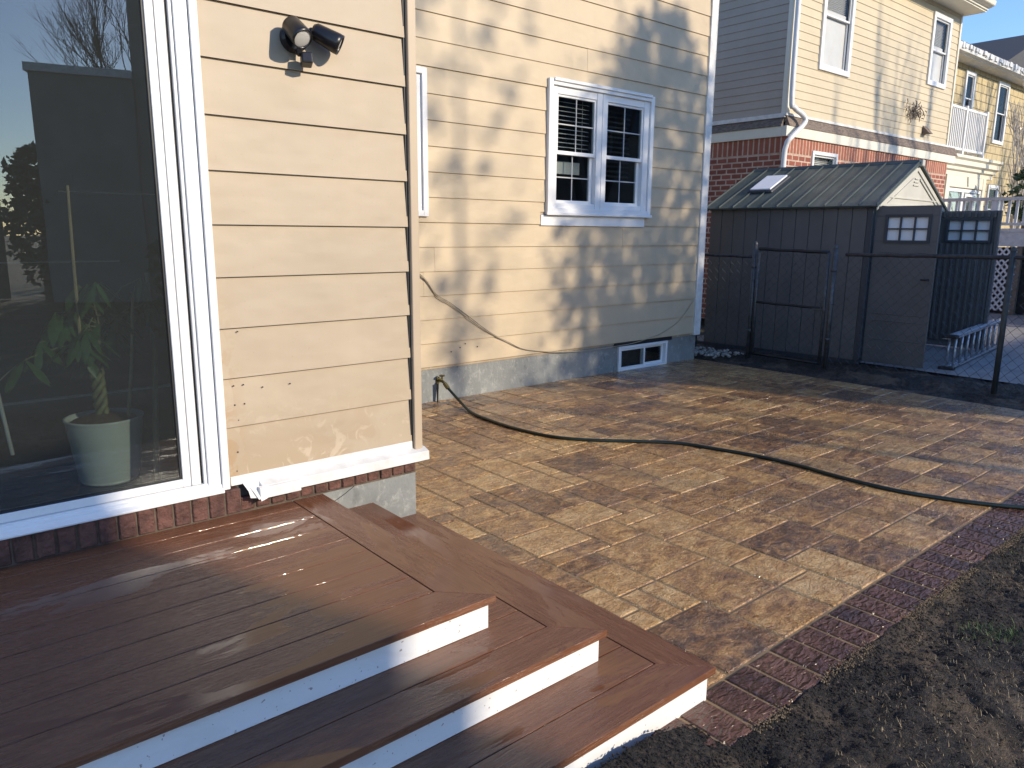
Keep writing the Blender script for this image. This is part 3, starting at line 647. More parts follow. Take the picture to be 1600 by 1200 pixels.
for b in range(27):
    a=rl.uniform(0,6.28) if b>3 else (3.3,3.0,.2,.4)[b]; o=Vector((.66+.0015*b,3.42,1.02+.006*b)); L=rl.uniform(.04,.22) if b>3 else (.26,.2,.22,.16)[b]; upz=rl.uniform(-.06,.20)
    hub=o+Vector((math.cos(a)*L,math.sin(a)*L*.5,upz)); tw.tube([o,(o+hub)/2+Vector((0,0,.03)),hub],[.004,.003,.002],5)
    for k in range(6):
        aa=k*6.28/6+rl.uniform(-.3,.3); LL=rl.uniform(.06,.14); d=Vector((math.cos(aa),math.sin(aa)*.8,-.35-rl.uniform(0,.9))).normalized(); s=d.cross(Vector((0,0,1))).normalized(); nn=s.cross(d)
        pts=[];w=[.0,.5,.9,1,.75,.0]
        for i,ww in enumerate(w):
            t=i/5; c=hub+d*LL*t+Vector((0,0,-.05*t*t)); wd=.021*ww*LL/.12*rl.uniform(.8,1.15)
            pts+= [c-s*wd-nn*wd*.25,c,c+s*wd-nn*wd*.25]
        lv.poly(pts,[q for i in range(5) for q in ((i*3,i*3+1,i*3+4,i*3+3),(i*3+1,i*3+2,i*3+5,i*3+4))])
lv.build('leaves',M['leaf_in'],pl,smooth=True); tw.build('twigs',M['stem'],pl)
g=MB().tube([(.60,3.40,1.04),(.602,3.385,1.35),(.607,3.37,1.665)],[.006,.006,.005],6).tube([(.745,3.39,.72),(.775,3.38,.95),(.80,3.36,1.25)],[.008,.007,.006],6)
g.build('bamboo_stake',M['stake'],pl)
tag(MB().tube([(.33,3.45,.62),(.30,3.5,1.0),(.27,3.55,1.6)],.008,8).build('metal_pole',M['alu']),'thin bright metal pole leaning behind the glass door at far left','pole')
tag(MB().tube([(.80,3.25,.46),(.93,3.62,.95),(.97,3.8,1.3)],[.012,.011,.009],7).build('wooden_stick',M['stake']),'pale wooden stick leaning indoors right of the potted plant','stick')

# ================================================================ SHED
C1=Vector((8.905,4.078,0)); ph=R(4); shT=Matrix.Translation(C1)@Matrix.Rotation(ph,4,'Z')
# local: x along the door front, y along the long side, front faces -y, long side faces -x
Wd,Ln,EZ,RZ=2.42,2.13,1.845,2.385
shed=tag(empty('garden_shed',tuple(C1)),'dark grey resin shed with green ribbed roof and pale gable, doors open','shed')
def SB(mb,a,b,col=None): return mb.box(a,b,shT,col)
g=MB(); ys=[.06]+[.06+.172*k for k in range(1,13)]
for k in range(12):
    y0=ys[k];y1=min(ys[k+1],Ln); g.prism([(0,y0+.006),(0,y1-.006),(.012,y1),(.03,y1),(.03,y0),(.012,y0)],.03,EZ,'z',shT)
SB(g,(Wd-.03,.06,.03),(Wd,Ln,EZ)); SB(g,(.03,Ln-.03,.03),(Wd-.03,Ln,EZ)); g.build('side_wall',M['shed_wall'],shed)
g=MB(); SB(g,(-.005,-.01,.02),(.09,.06,EZ)); SB(g,(Wd-.09,-.01,.02),(Wd+.005,.06,EZ)); SB(g,(.09,.0,EZ-.05),(Wd-.09,.05,EZ)); g.build('door_frame',M['shed_trim'],shed,bevel=.006)
g=MB(); SB(g,(.01,.01,-.06),(Wd-.01,Ln-.01,.028)); g.build('shed_floor',M['shed_trim'],shed)
# gable
gb=MB().prism([(.0,EZ),(Wd,EZ),(Wd/2,RZ-.03)],-.03,.0,'y',shT).build('gable',M['shed_gable'],shed); MB().prism([(.0,EZ),(Wd,EZ),(Wd/2,RZ-.03)],Ln-.03,Ln,'y',shT).build('gable',M['shed_gable'],shed)
g=MB(); h=RZ-.03-EZ
def rake(t0,t1,a,b):  # strip along the left/right rake
    for s in (0,1):
        f=lambda x:(x if s==0 else Wd-x)
        g.prism([(f(Wd/2*t0),EZ+h*t0+a),(f(Wd/2*t1),EZ+h*t1+a),(f(Wd/2*t1),EZ+h*t1+b),(f(Wd/2*t0),EZ+h*t0+b)],-.045,-.0305,'y',shT)
rake(.0,1.0,-.055,-.0); rake(.22,.9,-.115,-.095); g.prism([(.35,EZ+.10),(Wd-.35,EZ+.10),(Wd-.35,EZ+.115),(.35,EZ+.115)],-.042,-.0305,'y',shT)
g.prism([(0.03,EZ),(Wd-.03,EZ),(Wd-.03,EZ+.03),(.03,EZ+.03)],-.046,-.0305,'y',shT)
for k in range(3): g.prism([(Wd/2-.10+.02*k,EZ+.27+.04*k),(Wd/2+.10-.02*k,EZ+.27+.04*k),(Wd/2+.10-.02*k,EZ+.285+.04*k),(Wd/2-.10+.02*k,EZ+.285+.04*k)],-.042,-.0305,'y',shT)
g.build('gable_trim',M['shed_gable'],gb)
# roof
g=MB(); ov=.06
for s in (0,1):
    f=(lambda x:x) if s==0 else (lambda x:Wd-x)
    sl=(RZ-EZ)/(Wd/2)
    g.prism([(f(-ov),EZ-ov*sl),(f(Wd/2),RZ),(f(Wd/2),RZ+.025),(f(-ov-.01),EZ-ov*sl+.022)],-.07,Ln+.06,'y',shT)
    for k in range(12):
        y=-.055+k*(Ln+.10)/11
        g.prism([(f(-ov),EZ-ov*sl+.024),(f(Wd/2),RZ+.024),(f(Wd/2),RZ+.046),(f(-ov),EZ-ov*sl+.044)],y-.008,y+.008,'y',shT)
g.prism([(Wd/2-.05,RZ+.005),(Wd/2+.05,RZ+.005),(Wd/2,RZ+.055)],-.08,Ln+.07,'y',shT)
roof=g.build('shed_roof',M['shed_roof'],shed,bevel=.003)
# skylight on the left slope
ang=math.atan2(RZ-EZ,Wd/2); sk=shT@Matrix.Translation((0,0,EZ+.024))@Matrix.Rotation(-ang,4,'Y')
g=MB().box((.42,1.46,-.005),(.98,1.82,.035),sk); g.build('skylight_curb',M['shed_trim'],roof,bevel=.02,seg=2); 
MB().box((.45,1.49,.034),(.95,1.79,.055),sk).build('skylight',M['frost'],roof,bevel=.02,seg=3)
MB().box((Wd/2-.04,-.10,RZ-.03),(Wd/2+.04,-.05,RZ+.045),shT).build('ridge_cap',M['shed_gable'],roof,bevel=.006)
# doors: both leaves swung open towards the front
def leaf(hx,ang,outer,L=.66):
    D=shT@Matrix.Translation((hx,-.02,0))@Matrix.Rotation(ang,4,'Z')   # local x runs from hinge to free edge, y = thickness
    z0,z1=.02,1.835; wz0,wz1=1.44,1.72; wx0,wx1=.13,L-.10
    g=MB(); t=.035
    g.box((0,0,z0),(L,t,wz0),D).box((0,0,wz1),(L,t,z1),D).box((0,0,wz0),(wx0,t,wz1),D).box((wx1,0,wz0),(L,t,wz1),D)
    fy=-.006 if outer else t
    if outer:
        for zz0,zz1 in ((1.30,1.345),(.93,1.30),(.42,.80),(.1,.36)):
            for xa,xb in ((.09,L/2-.04),(L/2+.04,L-.09)):
                if zz1-zz0<.1: g.box((xa,-.006,zz0+.01),(xb,0,zz0+.022),D)
        for zz in (.60,.52,.30): g.box((.06,-.005,zz),(L-.06,0,zz+.012),D)
    else:
        k=0
        while .06+k*.075<L-.05:
            x=.06+k*.075
            g.box((x,-.03,.10),(x+.03,0,wz0-.03),D); g.box((x,-.03,wz1+.03),(x+.03,0,z1-.02),D); k+=1
        g.box((0,-.02,z0),(L,0,.08),D); g.box((0,-.034,z0+.1),(.04,0,z1-.01),D); g.box((L-.04,-.034,z0+.1),(L,0,z1-.01),D)
    d=g.build('door',M['shed_wall'],shed,bevel=.003)
    fr=MB(); ya,yb=(-.014,t+.01) if outer else (-.04,t+.006)
    for a,b in (((wx0-.02,ya,wz0-.02),(wx0+.012,yb,wz1+.02)),((wx1-.012,ya,wz0-.02),(wx1+.02,yb,wz1+.02)),((wx0+.012,ya,wz0-.02),(wx1-.012,yb,wz0+.012)),((wx0+.012,ya,wz1-.012),(wx1-.012,yb,wz1+.02))): fr.box(a,b,D)
    for k in (1,2): x=wx0+(wx1-wx0)*k/3; fr.box((x-.008,ya+.003,wz0+.012),(x+.008,yb-.003,wz1-.012),D)
    zc=(wz0+wz1)/2
    for k in range(3):
        xa=wx0+(wx1-wx0)*k/3+(.012 if k==0 else .008); xb=wx0+(wx1-wx0)*(k+1)/3-(.012 if k==2 else .008); fr.box((xa,ya+.004,zc-.008),(xb,yb-.004,zc+.008),D)
    fr.build('window_frame',M['shed_trim'],d)
    MB().box((wx0+.002,t*.4,wz0+.002),(wx1-.002,t*.6,wz1-.002),D).build('window_pane',M['frost'],d)
    if outer: MB().tube([D@Vector((L-.05,-.03,1.02)),D@Vector((L-.12,-.035,1.02))],.009,8).tube([D@Vector((L-.05,0,1.02)),D@Vector((L-.05,-.035,1.02))],.012,8).build('handle',M['black_met'],d)
    return d
leaf(.05,R(-90),True,.68)['label']='left shed door leaf, smooth outer face with a six pane window'
leaf(2.27,R(-90),False,.74)['label']='right shed door leaf, ribbed inner face with a six pane window'
# ================================================================ CHAIN LINK FENCE + GATE
FX=8.15
fe=tag(empty('chain_link_fence',(FX,4,0)),'dark chain link fence between the patio and the grey shed','fence')
def wires(y0,y1,z0,z1,X,r=.0027,s=.052):
    g=MB(); n=int((y1-y0)/s)
    for i in range(n+1):
        yb=y0+i*s; k=int((z1-z0)/s); 
        pts=[(X+(.003 if j%2 else -.003),min(max(yb+(s*1.02 if ((j+i)%2) else -.02*s),y0),y1),z0+j*s) for j in range(k+1)]
        g.tube(pts,r,3,cap=False)
    return g
def rail(mb,y0,y1,z0,z1,r,X=FX):
    n=max(2,int(abs(y1-y0)/.12)); mb.tube([(X,y0+(y1-y0)*k/n,z0+(z1-z0)*k/n+.0025*math.sin(k*2.1)) for k in range(n+1)],[r*(1+.08*math.sin(k*1.7)) for k in range(n+1)],8)
g=MB(); rail(g,5.9,5.12,1.245,1.238,.016); rail(g,3.98,.9,1.295,1.325,.019); g.build('top_rail',M['rust'],fe,smooth=True)
for y,zt,mt in ((5.9,1.27,'rust'),(5.10,1.385,'galv'),(4.10,1.36,'galv'),(2.39,1.37,'fence_green'),(.9,1.36,'fence_green')):
    g=MB().tube([(FX,y,-.08),(FX,y,zt)],.026,12).lathe([(.029,0),(.029,.012),(.018,.035),(0,.042)],12,Matrix.Translation((FX,y,zt))); g.build('post',M[mt],fe,smooth=True)
wires(5.13,5.88,.04,1.22,FX).build('wire_mesh',M['fence_green'],fe); wires(2.41,4.07,.04,1.29,FX).build('wire_mesh',M['fence_green'],fe); wires(.92,2.37,.04,1.31,FX).build('wire_mesh',M['fence_green'],fe)
for y in (5.10,4.10):
    for z in (.35,.75,1.12): MB().lathe([(.031,-.012),(.034,0),(.031,.012)],12,Matrix.Translation((FX,y,z))).build('tension_band',M['galv'],fe)
ga=tag(empty('fence_gate',(FX,4.6,0)),'closed chain link gate in front of the shed side wall','gate')
for y in (5.04,4.17): MB().tube([(FX-.01,y,.06),(FX-.01,y,1.33 if y>5 else 1.31)],.019,10).build('gate_stile',M['galv'],ga,smooth=True)
for za,zb,rr_ in ((1.335,1.315,.019),(.70,.69,.014),(.07,.06,.017)): g=MB(); rail(g,5.04,4.17,za,zb,rr_,FX-.01); g.build('gate_rail',M['black_seal_shade'],ga,smooth=True)
wires(5.04-.85,5.02,.09,1.31,FX-.012).build('wire_mesh',M['fence_green'],ga)
MB().box((FX-.035,4.14,.66),(FX-.012,4.30,.685)).tube([(FX-.03,4.2,.60),(FX-.03,4.2,.78)],.007,8).build('gate_latch',M['galv'],ga,bevel=.003)
# ================================================================ LADDER
la=tag(empty('ladder',(10.2,3.3,0)),'aluminium ladder lying on its long edge on the driveway beside the shed door','ladder')
A=Vector((9.30,3.20,0)); B=Vector((11.9,3.50,0)); dd=(B-A).normalized(); nn=Vector((-dd.y,dd.x,0)); q=Matrix((dd,nn,Vector((0,0,1)))).transposed().to_4x4(); LT=Matrix.Translation(A)@q
def chan(z,off=0): 
    g=MB(); g.box((0,-.035+off,z),(2.6,.035+off,z+.006),LT).box((0,-.035+off,z+.006),(2.6,-.029+off,z+.028),LT).box((0,.029+off,z+.006),(2.6,.035+off,z+.028),LT); return g
for z,o in ((.02,0),(.36,0),(.005,.075),(.345,.075)): chan(z,o).build('ladder_rail',M['alu'],la)
for k in range(9):
    x=.12+k*.29
    MB().tube([LT@Vector((x,0,.03)),LT@Vector((x,0,.36))],.015,8).build('rung',M['alu'],la,smooth=True); MB().tube([LT@Vector((x+.03,.075,.02)),LT@Vector((x+.03,.075,.35))],.015,8).build('rung',M['alu'],la,smooth=True)
MB().box((-.03,-.045,-.004),(.06,.12,.03),LT).build('ladder_foot',M['black_seal_shade'],la,bevel=.005); MB().box((-.03,-.045,.36),(.05,.12,.40),LT).build('ladder_foot',M['black_seal_shade'],la,bevel=.005)

# ================================================================ NEIGHBOUR HOUSE
Y2=6.82; X2=11.50; XE=18.02
nb=tag(empty('neighbour_house',(14.8,8,0)),'two storey neighbour house, pale yellow siding over red brick, white downspout at its corner','house')
zs2=[3.42+.127*k for k in range(0,22)]
wn1=(12.38,13.40,4.22,5.92); wn2=(16.62,17.5,4.52,5.86)
g=MB(); siding(g,X2+.06,XE-.05,zs2,Y2,holes=[wn1,wn2],lap=.012); g.build('siding',M['nb_siding'],nb)
g=MB(); backing(g,X2+.02,XE,3.3,6.1,Y2+.004,Y2+.12,[wn1,wn2]); g.box((XE-.1,Y2+.12,3.3),(XE,12,6.1)).box((X2+.02,12,0),(XE,12.1,6.1)); g.build('wall_sheathing',M['nb_siding'],nb)
g=MB(); siding(g,Y2+.06,11.9,zs2,X2,face='x',lap=.012); g.box((X2+.004,Y2+.12,3.3),(X2+.1,12,6.1)); g.build('side_siding',M['nb_siding_shade'],nb)
MB().box((X2-.03,Y2-.03,3.42),(X2+.06,Y2-.0,6.05)).box((X2-.03,Y2,3.42),(X2-.0,Y2+.07,6.05)).build('corner_trim',M['cream_trim'],nb,bevel=.004); MB().box((XE-.06,Y2-.03,3.42),(XE+.01,Y2+.0,6.05)).build('corner_trim',M['cream_trim'],nb,bevel=.004)
# brick ground floor
nl=(12.33,13.20,1.9,2.9)
g=MB(); backing(g,X2-.04,XE+.03,0,2.80,Y2-.045,Y2+.12,[nl]); g.box((X2-.04,Y2+.12,0),(X2+.06,12,2.80)); g.build('brick_wall',M['nb_brick'],nb)
g=MB(); backing(g,X2-.043,XE+.033,2.8,3.06,Y2-.048,Y2+.12,[nl]); g.box((X2-.043,Y2+.12,2.80),(X2+.06,12,3.06)); g.build('soldier_course',M['nb_soldier'],nb)
MB().box((X2-.075,Y2-.08,3.06),(XE+.35,Y2+.0,3.22)).box((X2-.075,Y2,3.06),(X2-.0,12,3.22)).build('frieze_board',M['cream_trim'],nb,bevel=.004)
g=MB().prism([(Y2-.09,3.222),(Y2-.075,3.25),(Y2-.01,3.40),(Y2+.0,3.40),(Y2+.0,3.222)],X2-.0,XE+.45); g.prism([(X2-.09,3.222),(X2-.075,3.25),(X2-.01,3.36),(X2,3.36),(X2,3.222)],Y2+.02,12,'y'); g.build('flashing_skirt',M['shade_slate'],nb)
MB().box((X2-.035,Y2-.035,3.385),(XE+.02,Y2-.001,3.425)).box((X2-.035,Y2,3.36),(X2-.001,12,3.425)).build('starter_strip',M['white_old'],nb)
double_hung(nb,12.36,13.40,4.20,5.95,Y2-.01,trim=.09,grid=False,blind='full',gl='cglass',label='tall pale upper window with lowered blind, left of the nest like vent')
double_hung(nb,16.62,17.52,4.50,5.86,Y2-.01,trim=.09,grid=False,blind='full',gl='cglass',label='pale upper window near the right end of the yellow wall')
double_hung(nb,12.33,13.20,1.9,2.90,Y2-.04,trim=.06,grid=False,blind='full',gl='cglass',label='low window with pale frame in the red brick')
ds=[(11.27,6.72,6.0),(11.27,6.72,5.0),(11.29,6.72,3.66),(11.35,6.70,3.50),(11.56,6.66,3.40),(11.60,6.64,3.28),(11.25,6.66,3.02),(11.20,6.70,2.9),(11.19,6.72,2.5),(11.19,6.72,.1)]
MB().tube(smooth_path([(x+.18,y,z) for x,y,z in ds],4),.042,8).build('downspout',M['white'],nb,smooth=True)
# eaves and roof
g=MB().box((10.9,Y2-.42,6.03),(XE+.12,Y2+.0,6.06)).box((10.9,Y2-.45,6.06),(XE+.13,Y2-.42,6.22)).box((X2-.5,Y2,6.03),(X2+.02,12,6.06)).box((XE+.12,Y2-.42,6.06),(XE+.15,12,6.2))
g.build('soffit',M['cream_trim'],nb); MB().prism([(Y2-.45,6.09),(Y2-.56,6.13),(Y2-.58,6.22),(Y2-.45,6.22)],10.9,XE+.16).build('gutter',M['cream_trim'],nb,bevel=.01)
MB().prism([(Y2-.5,6.225),(Y2-.5,6.25),(9.4,8.1),(12.4,6.25),(12.4,6.225)],10.9,XE+.14).build('roof',M['shingle'],nb)
# tangled nest over a vent and a vent hood
g=MB(); rn=random.Random(2)
for i in range(70):
    c=Vector((16.15+rn.gauss(0,.17),Y2-.04,3.93+rn.gauss(0,.07))); d=Vector((rn.uniform(-.1,.1),rn.uniform(-.05,.02),rn.uniform(-.12,.08))); g.tube([c,c+d*.6+Vector((0,-.02,0)),c+d*1.2],[.010,.008,.004],4)
g.build('nest_tangle',M['shade_slate'],nb)
g=MB().prism([(Y2-.16,3.55),(Y2-.0,3.72),(Y2-.0,3.55)],16.68,16.86); g.build('vent_hood',M['shade_slate'],nb,bevel=.004)

# ================================================================ NEXT HOUSE
Y3=8.3
nx_=tag(empty('far_house',(24,9,0)),'yellow shingled house beyond with white balcony and long pale gutter','house')
h3=[(22.62,23.30,4.45,5.8),(25.05,25.95,4.15,5.84),(25.25,26.1,1.6,3.0),(27.95,29.2,2.6,4.2)]
g=MB(); backing(g,18.2,34,0,5.98,Y3,Y3+.12,h3); g.box((18.2,Y3+.12,0),(18.3,15,5.98)); g.build('wall',M['next_siding'],nx_)
for h in h3: double_hung(nx_,h[0],h[1],h[2],h[3],Y3-.01,trim=.09,grid=False,gl='cglass')
g=MB().box((18.0,Y3-.38,5.93),(34,Y3,5.97)); g.build('soffit',M['white_old'],nx_)
g=MB().prism([(Y3-.38,5.94),(Y3-.47,5.97),(Y3-.5,6.14),(Y3-.38,6.14)],20.0,34).build('gutter',M['white_old'],nx_)
g=MB(); x=20.2; rg=random.Random(8)
while x<30: 
    wv=rg.uniform(.05,.2); g.box((x,Y3-.505-rg.uniform(0,.03),6.0+rg.uniform(0,.05)),(x+wv,Y3-.47,6.12+rg.uniform(0,.03))); x+=wv+rg.uniform(.01,.2)
g.build('gutter_glints',M['white_old'],nx_)  # white chips stand in for the broken bright reflection along the gutter
MB().prism([(Y3-.42,6.16),(Y3-.42,6.2),(12,8.2),(16,6.2),(16,6.16)],18.0,34).build('roof',M['shingle'],nx_)
MB().tube([(27.75,Y3-.1,5.9),(27.75,Y3-.1,.1)],.05,8).build('downspout',M['white'],nx_,smooth=True)
# projecting bay with balcony on top
YB=7.05
g=MB().box((18.35,YB+.02,0),(21.35,Y3-.001,3.0)); g.build('bay_wall',M['next_siding'],nx_)
g=MB().prism([(YB-.05,2.88),(YB-.05,2.98),(YB-.12,3.0),(YB-.12,3.06),(YB-.2,3.10),(YB-.2,3.2),(YB-.26,3.24),(YB-.26,3.30),(Y3-.002,3.33),(Y3-.002,2.88)],18.3,21.55); g.build('cornice',M['cream_trim'],nx_)
g=MB().box((18.72,YB-.06,.6),(18.92,YB+.02,2.88)).box((20.98,YB-.06,.6),(21.16,YB+.02,2.88)).box((18.92,YB-.05,2.62),(20.98,YB+.02,2.88)).prism([(19.93,2.88),(20.0,2.64),(20.07,2.88)],YB-.08,YB-.051,'y')
ds_=g.build('door_surround',M['cream_trim'],nx_,bevel=.006)
dr=ring(MB(),18.92,20.98,.6,2.60,(.07,.07,.08,.08),YB-.03,YB+.015).box((19.80,YB-.025,.68),(19.92,YB+.012,2.52)).build('glass_door',M['white'],nx_,bevel=.004)
ring(MB(),19.95,20.60,.75,2.5,.07,YB-.045,YB-.026).box((20.02,YB-.044,1.98),(20.53,YB-.028,2.02)).build('door_sash',M['white'],dr)
MB().box((18.99,YB+.0,.68),(19.80,YB+.005,2.52)).box((19.92,YB+.0,.68),(20.91,YB+.005,2.52)).build('door_glass',M['wglass'],dr)
g=MB(); x=19.0
while x<20.9: g.box((x,YB+.010+.004*(int(x*50)%2),.68),(x+.045,YB+.014+.004*(int(x*50)%2),2.5)); x+=.05
g.build('curtain',M['blind'],dr)
for x in (18.33,19.50,20.78): MB().box((x-.045,YB-.045,3.31),(x+.045,YB+.045,4.42)).build('balcony_post',M['white'],nx_,bevel=.006)
MB().box((20.735,Y3-.09,3.34),(20.825,Y3,4.42)).build('balcony_post',M['white'],nx_,bevel=.006)
for zb in (3.44,4.32):
    for a,b in (((18.375,YB-.03,zb),(19.455,YB+.03,zb+.05)),((19.545,YB-.03,zb),(20.735,YB+.03,zb+.05)),((20.75,YB+.045,zb),(20.81,Y3-.09,zb+.05))): MB().box(a,b).build('balcony_rail',M['white'],nx_)
bl=MB(); x=18.44
while x<20.72:
    if abs(x-19.5)>.07: bl.box((x-.02,YB-.018,3.49),(x+.02,YB+.018,4.32))
    x+=.105
y=YB+.12
while y<Y3-.12: bl.box((20.76,y-.02,3.49),(20.80,y+.02,4.32)); y+=.105
bl.build('balcony_balusters',M['white'],nx_)
# raised deck with lattice
XD=17.0
rd=tag(empty('raised_deck',(18.5,3,0)),'raised deck with white railing and white lattice skirt behind the fence','deck')
MB().box((XD,-1,1.32),(20.2,6.6,1.64)).box((XD-.02,-1,1.60),(20.2,6.6,1.66)).build('deck_platform',M['white_old'],rd)
for y in (6.5,5.42,3.4,1.4,-.6): MB().box((XD-.0,y-.06,1.66),(XD+.12,y+.06,2.24)).build('railing_post',M['white'],rd,bevel=.006)
MB().box((XD-.02,-1,2.20),(XD+.14,6.56,2.26)).box((XD+.03,-1,1.72),(XD+.09,6.56,1.77)).build('railing',M['white_old'],rd)
g=MB(); y=-.9
while y<6.5: MB().box((XD+.035,y-.022,1.77),(XD+.08,y+.022,2.20)).build('baluster',M['white'],rd); y+=.135
g=MB(); y0,y1,z0,z1=4.93,5.36,.06,1.30
import itertools
for s in (1,-1):
    k=-12
    while k<30:
        # clipped diagonal strips
        c=y0+k*.115
        pts=[]
        for zz in (z0,z1):
            pass
        a=(c,z0); b=(c+s*(z1-z0)*.8,z1)
        # clip to y-range
        def cl(p,q_):
            (ya,za),(yb,zb)=p,q_
            t0,t1=0,1
            for lo,sg in ((y0,1),(y1,-1)):
                da=(ya-lo)*sg; db=(yb-lo)*sg
                if da<0 and db<0: return None
                if da<0: t0=max(t0,da/(da-db))
                elif db<0: t1=min(t1,da/(da-db))
            if t0>=t1: return None
            return (ya+(yb-ya)*t0,za+(zb-za)*t0),(ya+(yb-ya)*t1,za+(zb-za)*t1)
        r_=cl(a,b)
        if r_:
            (ya,za),(yb,zb)=r_; xo=XD-.02 if s>0 else XD-.01
            g.poly([(xo,ya-.022,za),(xo,ya+.022,za),(xo,yb+.022,zb),(xo,yb-.022,zb),(xo+.008,ya-.022,za),(xo+.008,ya+.022,za),(xo+.008,yb+.022,zb),(xo+.008,yb-.022,zb)],[(0,3,2,1),(4,5,6,7),(0,1,5,4),(2,3,7,6),(1,2,6,5),(3,0,4,7)])
        k+=1
g.build('lattice',M['white'],rd)
MB().box((XD+.15,-1,0),(XD+.2,6.5,1.3)).build('underdeck_shade',M['black_seal_shade'],rd); MB().box((XD-.01,4.84,0),(XD+.09,4.93,1.32)).box((XD-.01,5.36,0),(XD+.09,5.44,1.32)).build('deck_post',M['wood_joist'],rd)  # black sheet behind the lattice paints the darkness under the deck
# distant roof
fr_=tag(empty('distant_house',(50,16,0)),'distant house with dark pitched roof behind the gutter at the right edge','house')
MB().prism([(41,9.0),(49,12.2),(57,9.0)],14,22,'y').build('roof',M['shingle'],fr_); MB().box((42,14.5,0),(56,21.5,9)).build('wall',M['dark_house'],fr_)

# ================================================================ TREES
def bare_tree(name,x,y,H,label,seed,spread=.5,stems=1,r0=.14,mat='bark',depth=5,group='bare trees around the yards',up=.35,first=.3,split=3):
    r=random.Random(seed); t=tag(empty(name,(x,y,0)),label,'tree',group); tr=MB(); cr=MB()
    def grow(p,d,L,rad,k):
        mb=tr if k<2 else cr; n=4; pts=[p]; q=p.copy(); dv=d.copy()
        for i in range(n):
            dv=(dv+Vector((r.gauss(0,.09),r.gauss(0,.09),r.gauss(.02,.05)))).normalized(); q=q+dv*(L/n); pts.append(q.copy())
        mb.tube(pts,[max(.004,rad*(1-.4*i/n)) for i in range(n+1)],7 if k<2 else 4,cap=False)
        if k>=depth: return
        for i in range(split if k else split+1):
            s=pts[r.randint(1 if k==0 else 2,n)] if i else pts[-1]
            nd=(dv+Vector((r.uniform(-1,1),r.uniform(-1,1),0))*spread+Vector((0,0,up))).normalized()
            grow(s,nd,L*r.uniform(.6,.8),rad*.58,k+1)
    for s in range(stems):
        a=s*6.28/max(1,stems); d=Vector((math.cos(a)*.16*(stems>1),math.sin(a)*.16*(stems>1),1)).normalized()
        grow(Vector((x+.1*math.cos(a)*(stems>1),y,-.05)),d,H*first,r0,0)
    tr.build('trunk',M[mat],t,smooth=True); cr.build('crown',M[mat],t,smooth=True); return t
def leafy(name,x,y,base,top,rad,n,label,seed,size=.2,cone=True,mat='leaf',cat='tree',hole=.0,group=None,shape=None,clump=(1.1,.28),jit=.0):
    r=random.Random(seed); t=tag(empty(name,(x,y,0)),label,cat,group)
    MB().tube([(x,y,-.05),(x,y,base+(top-base)*.8)],[.05+rad*.06,.02],8).build('trunk',M['bark'],t)
    g=MB()
    for i in range(n):
        u=r.random(); z=base+(top-base)*u; f=(shape(u) if shape else ((1-u)**.6 if cone else math.sqrt(max(0,1-(2*u-1)**2))))
        a=r.uniform(0,6.28); lob=.74+.5*noise.noise(Vector((math.cos(a)*1.6+seed,math.sin(a)*1.6,z*1.1))); rr_=rad*f*lob*math.sqrt(r.uniform(.12,1))
        c=Vector((x+math.cos(a)*rr_+r.gauss(0,jit),y+math.sin(a)*rr_+r.gauss(0,jit),z+r.gauss(0,jit)))
        if noise.noise(c*clump[0]+Vector((seed,0,0)))+.5*noise.noise(c*clump[0]*2.7)>clump[1]-hole: continue
        e1=Vector((r.gauss(0,1),r.gauss(0,1),r.gauss(0,.6))).normalized(); e2=e1.cross(Vector((r.gauss(0,1),r.gauss(0,1),r.gauss(0,1)))).normalized(); s=size*r.uniform(.5,1.2)
        g.poly([c-e1*s-e2*s*.1,c-e2*s*.45,c+e1*s,c+e2*s*.45],[(0,1,2,3)])
    g.build('crown',M[mat],t); return t
def AT(a,t): return (a*math.cos(SAZ)+t*math.sin(SAZ),a*math.sin(SAZ)-t*math.cos(SAZ))
x,y=AT(8.15,12); leafy('evergreen_tree',x,y,6.1,9.85,1.8,7500,'tall dense evergreen tree behind the photographer, right of the yard',4,size=.10,shape=lambda u: .95 if u<.3 else math.sqrt(max(.01,1-((u-.3)/.7)**2)),clump=(3.0,.16),jit=.14)
x,y=AT(8.1,13); bare_tree('bare_tree',x,y,11.0,'unseen bare tree added inside the evergreen to give its shadow twigs',95,spread=.34,stems=2,r0=.07,up=.8,depth=5,split=3)  # added to put twig structure into the evergreen's shadow
x,y=AT(5.7,16); leafy('mottling_tree',x,y,8.6,12.6,1.0,380,'unseen thin leafed tree added left of the evergreen for soft mottled shade',8,size=.11,cone=False,clump=(2.0,.25))  # extra sparse crown, added to mottle sunlight on the far wall
x,y=AT(5.55,19); bare_tree('bare_tree',x,y,13.5,'bare upright tree behind the photographer, left of the evergreen',5,spread=.26,stems=3,r0=.055,up=.9,depth=4,split=2)
x,y=AT(10.7,17); bare_tree('bare_tree',x,y,11,'bare tree behind the photographer, right of the evergreen',15,spread=.4,stems=2,r0=.10,up=.7,depth=4)
x,y=AT(16.2,16); bare_tree('bare_tree',x,y,15,'bare many stemmed tree across the yard from the yellow house',25,spread=.3,stems=3,r0=.14,up=.9,depth=4)
x,y=AT(26.8,13); bare_tree('bare_tree',x,y,13,'bare spreading tree across the yard from the far yellow house',35,spread=.55,stems=2,r0=.24,up=.35,depth=5)
x,y=AT(-.6,34); bare_tree('bare_tree',x,y,15,'bare bushy tree beyond the dark house, mirrored in the glass door',45,spread=.6,stems=2,r0=.16,up=.3,depth=6)
x,y=AT(-1.9,13); leafy('tall_shrub',x,y,.1,3.2,1.0,3500,'dark rounded shrub at the left end of the dark house',55,size=.12,cone=False,cat='shrub')
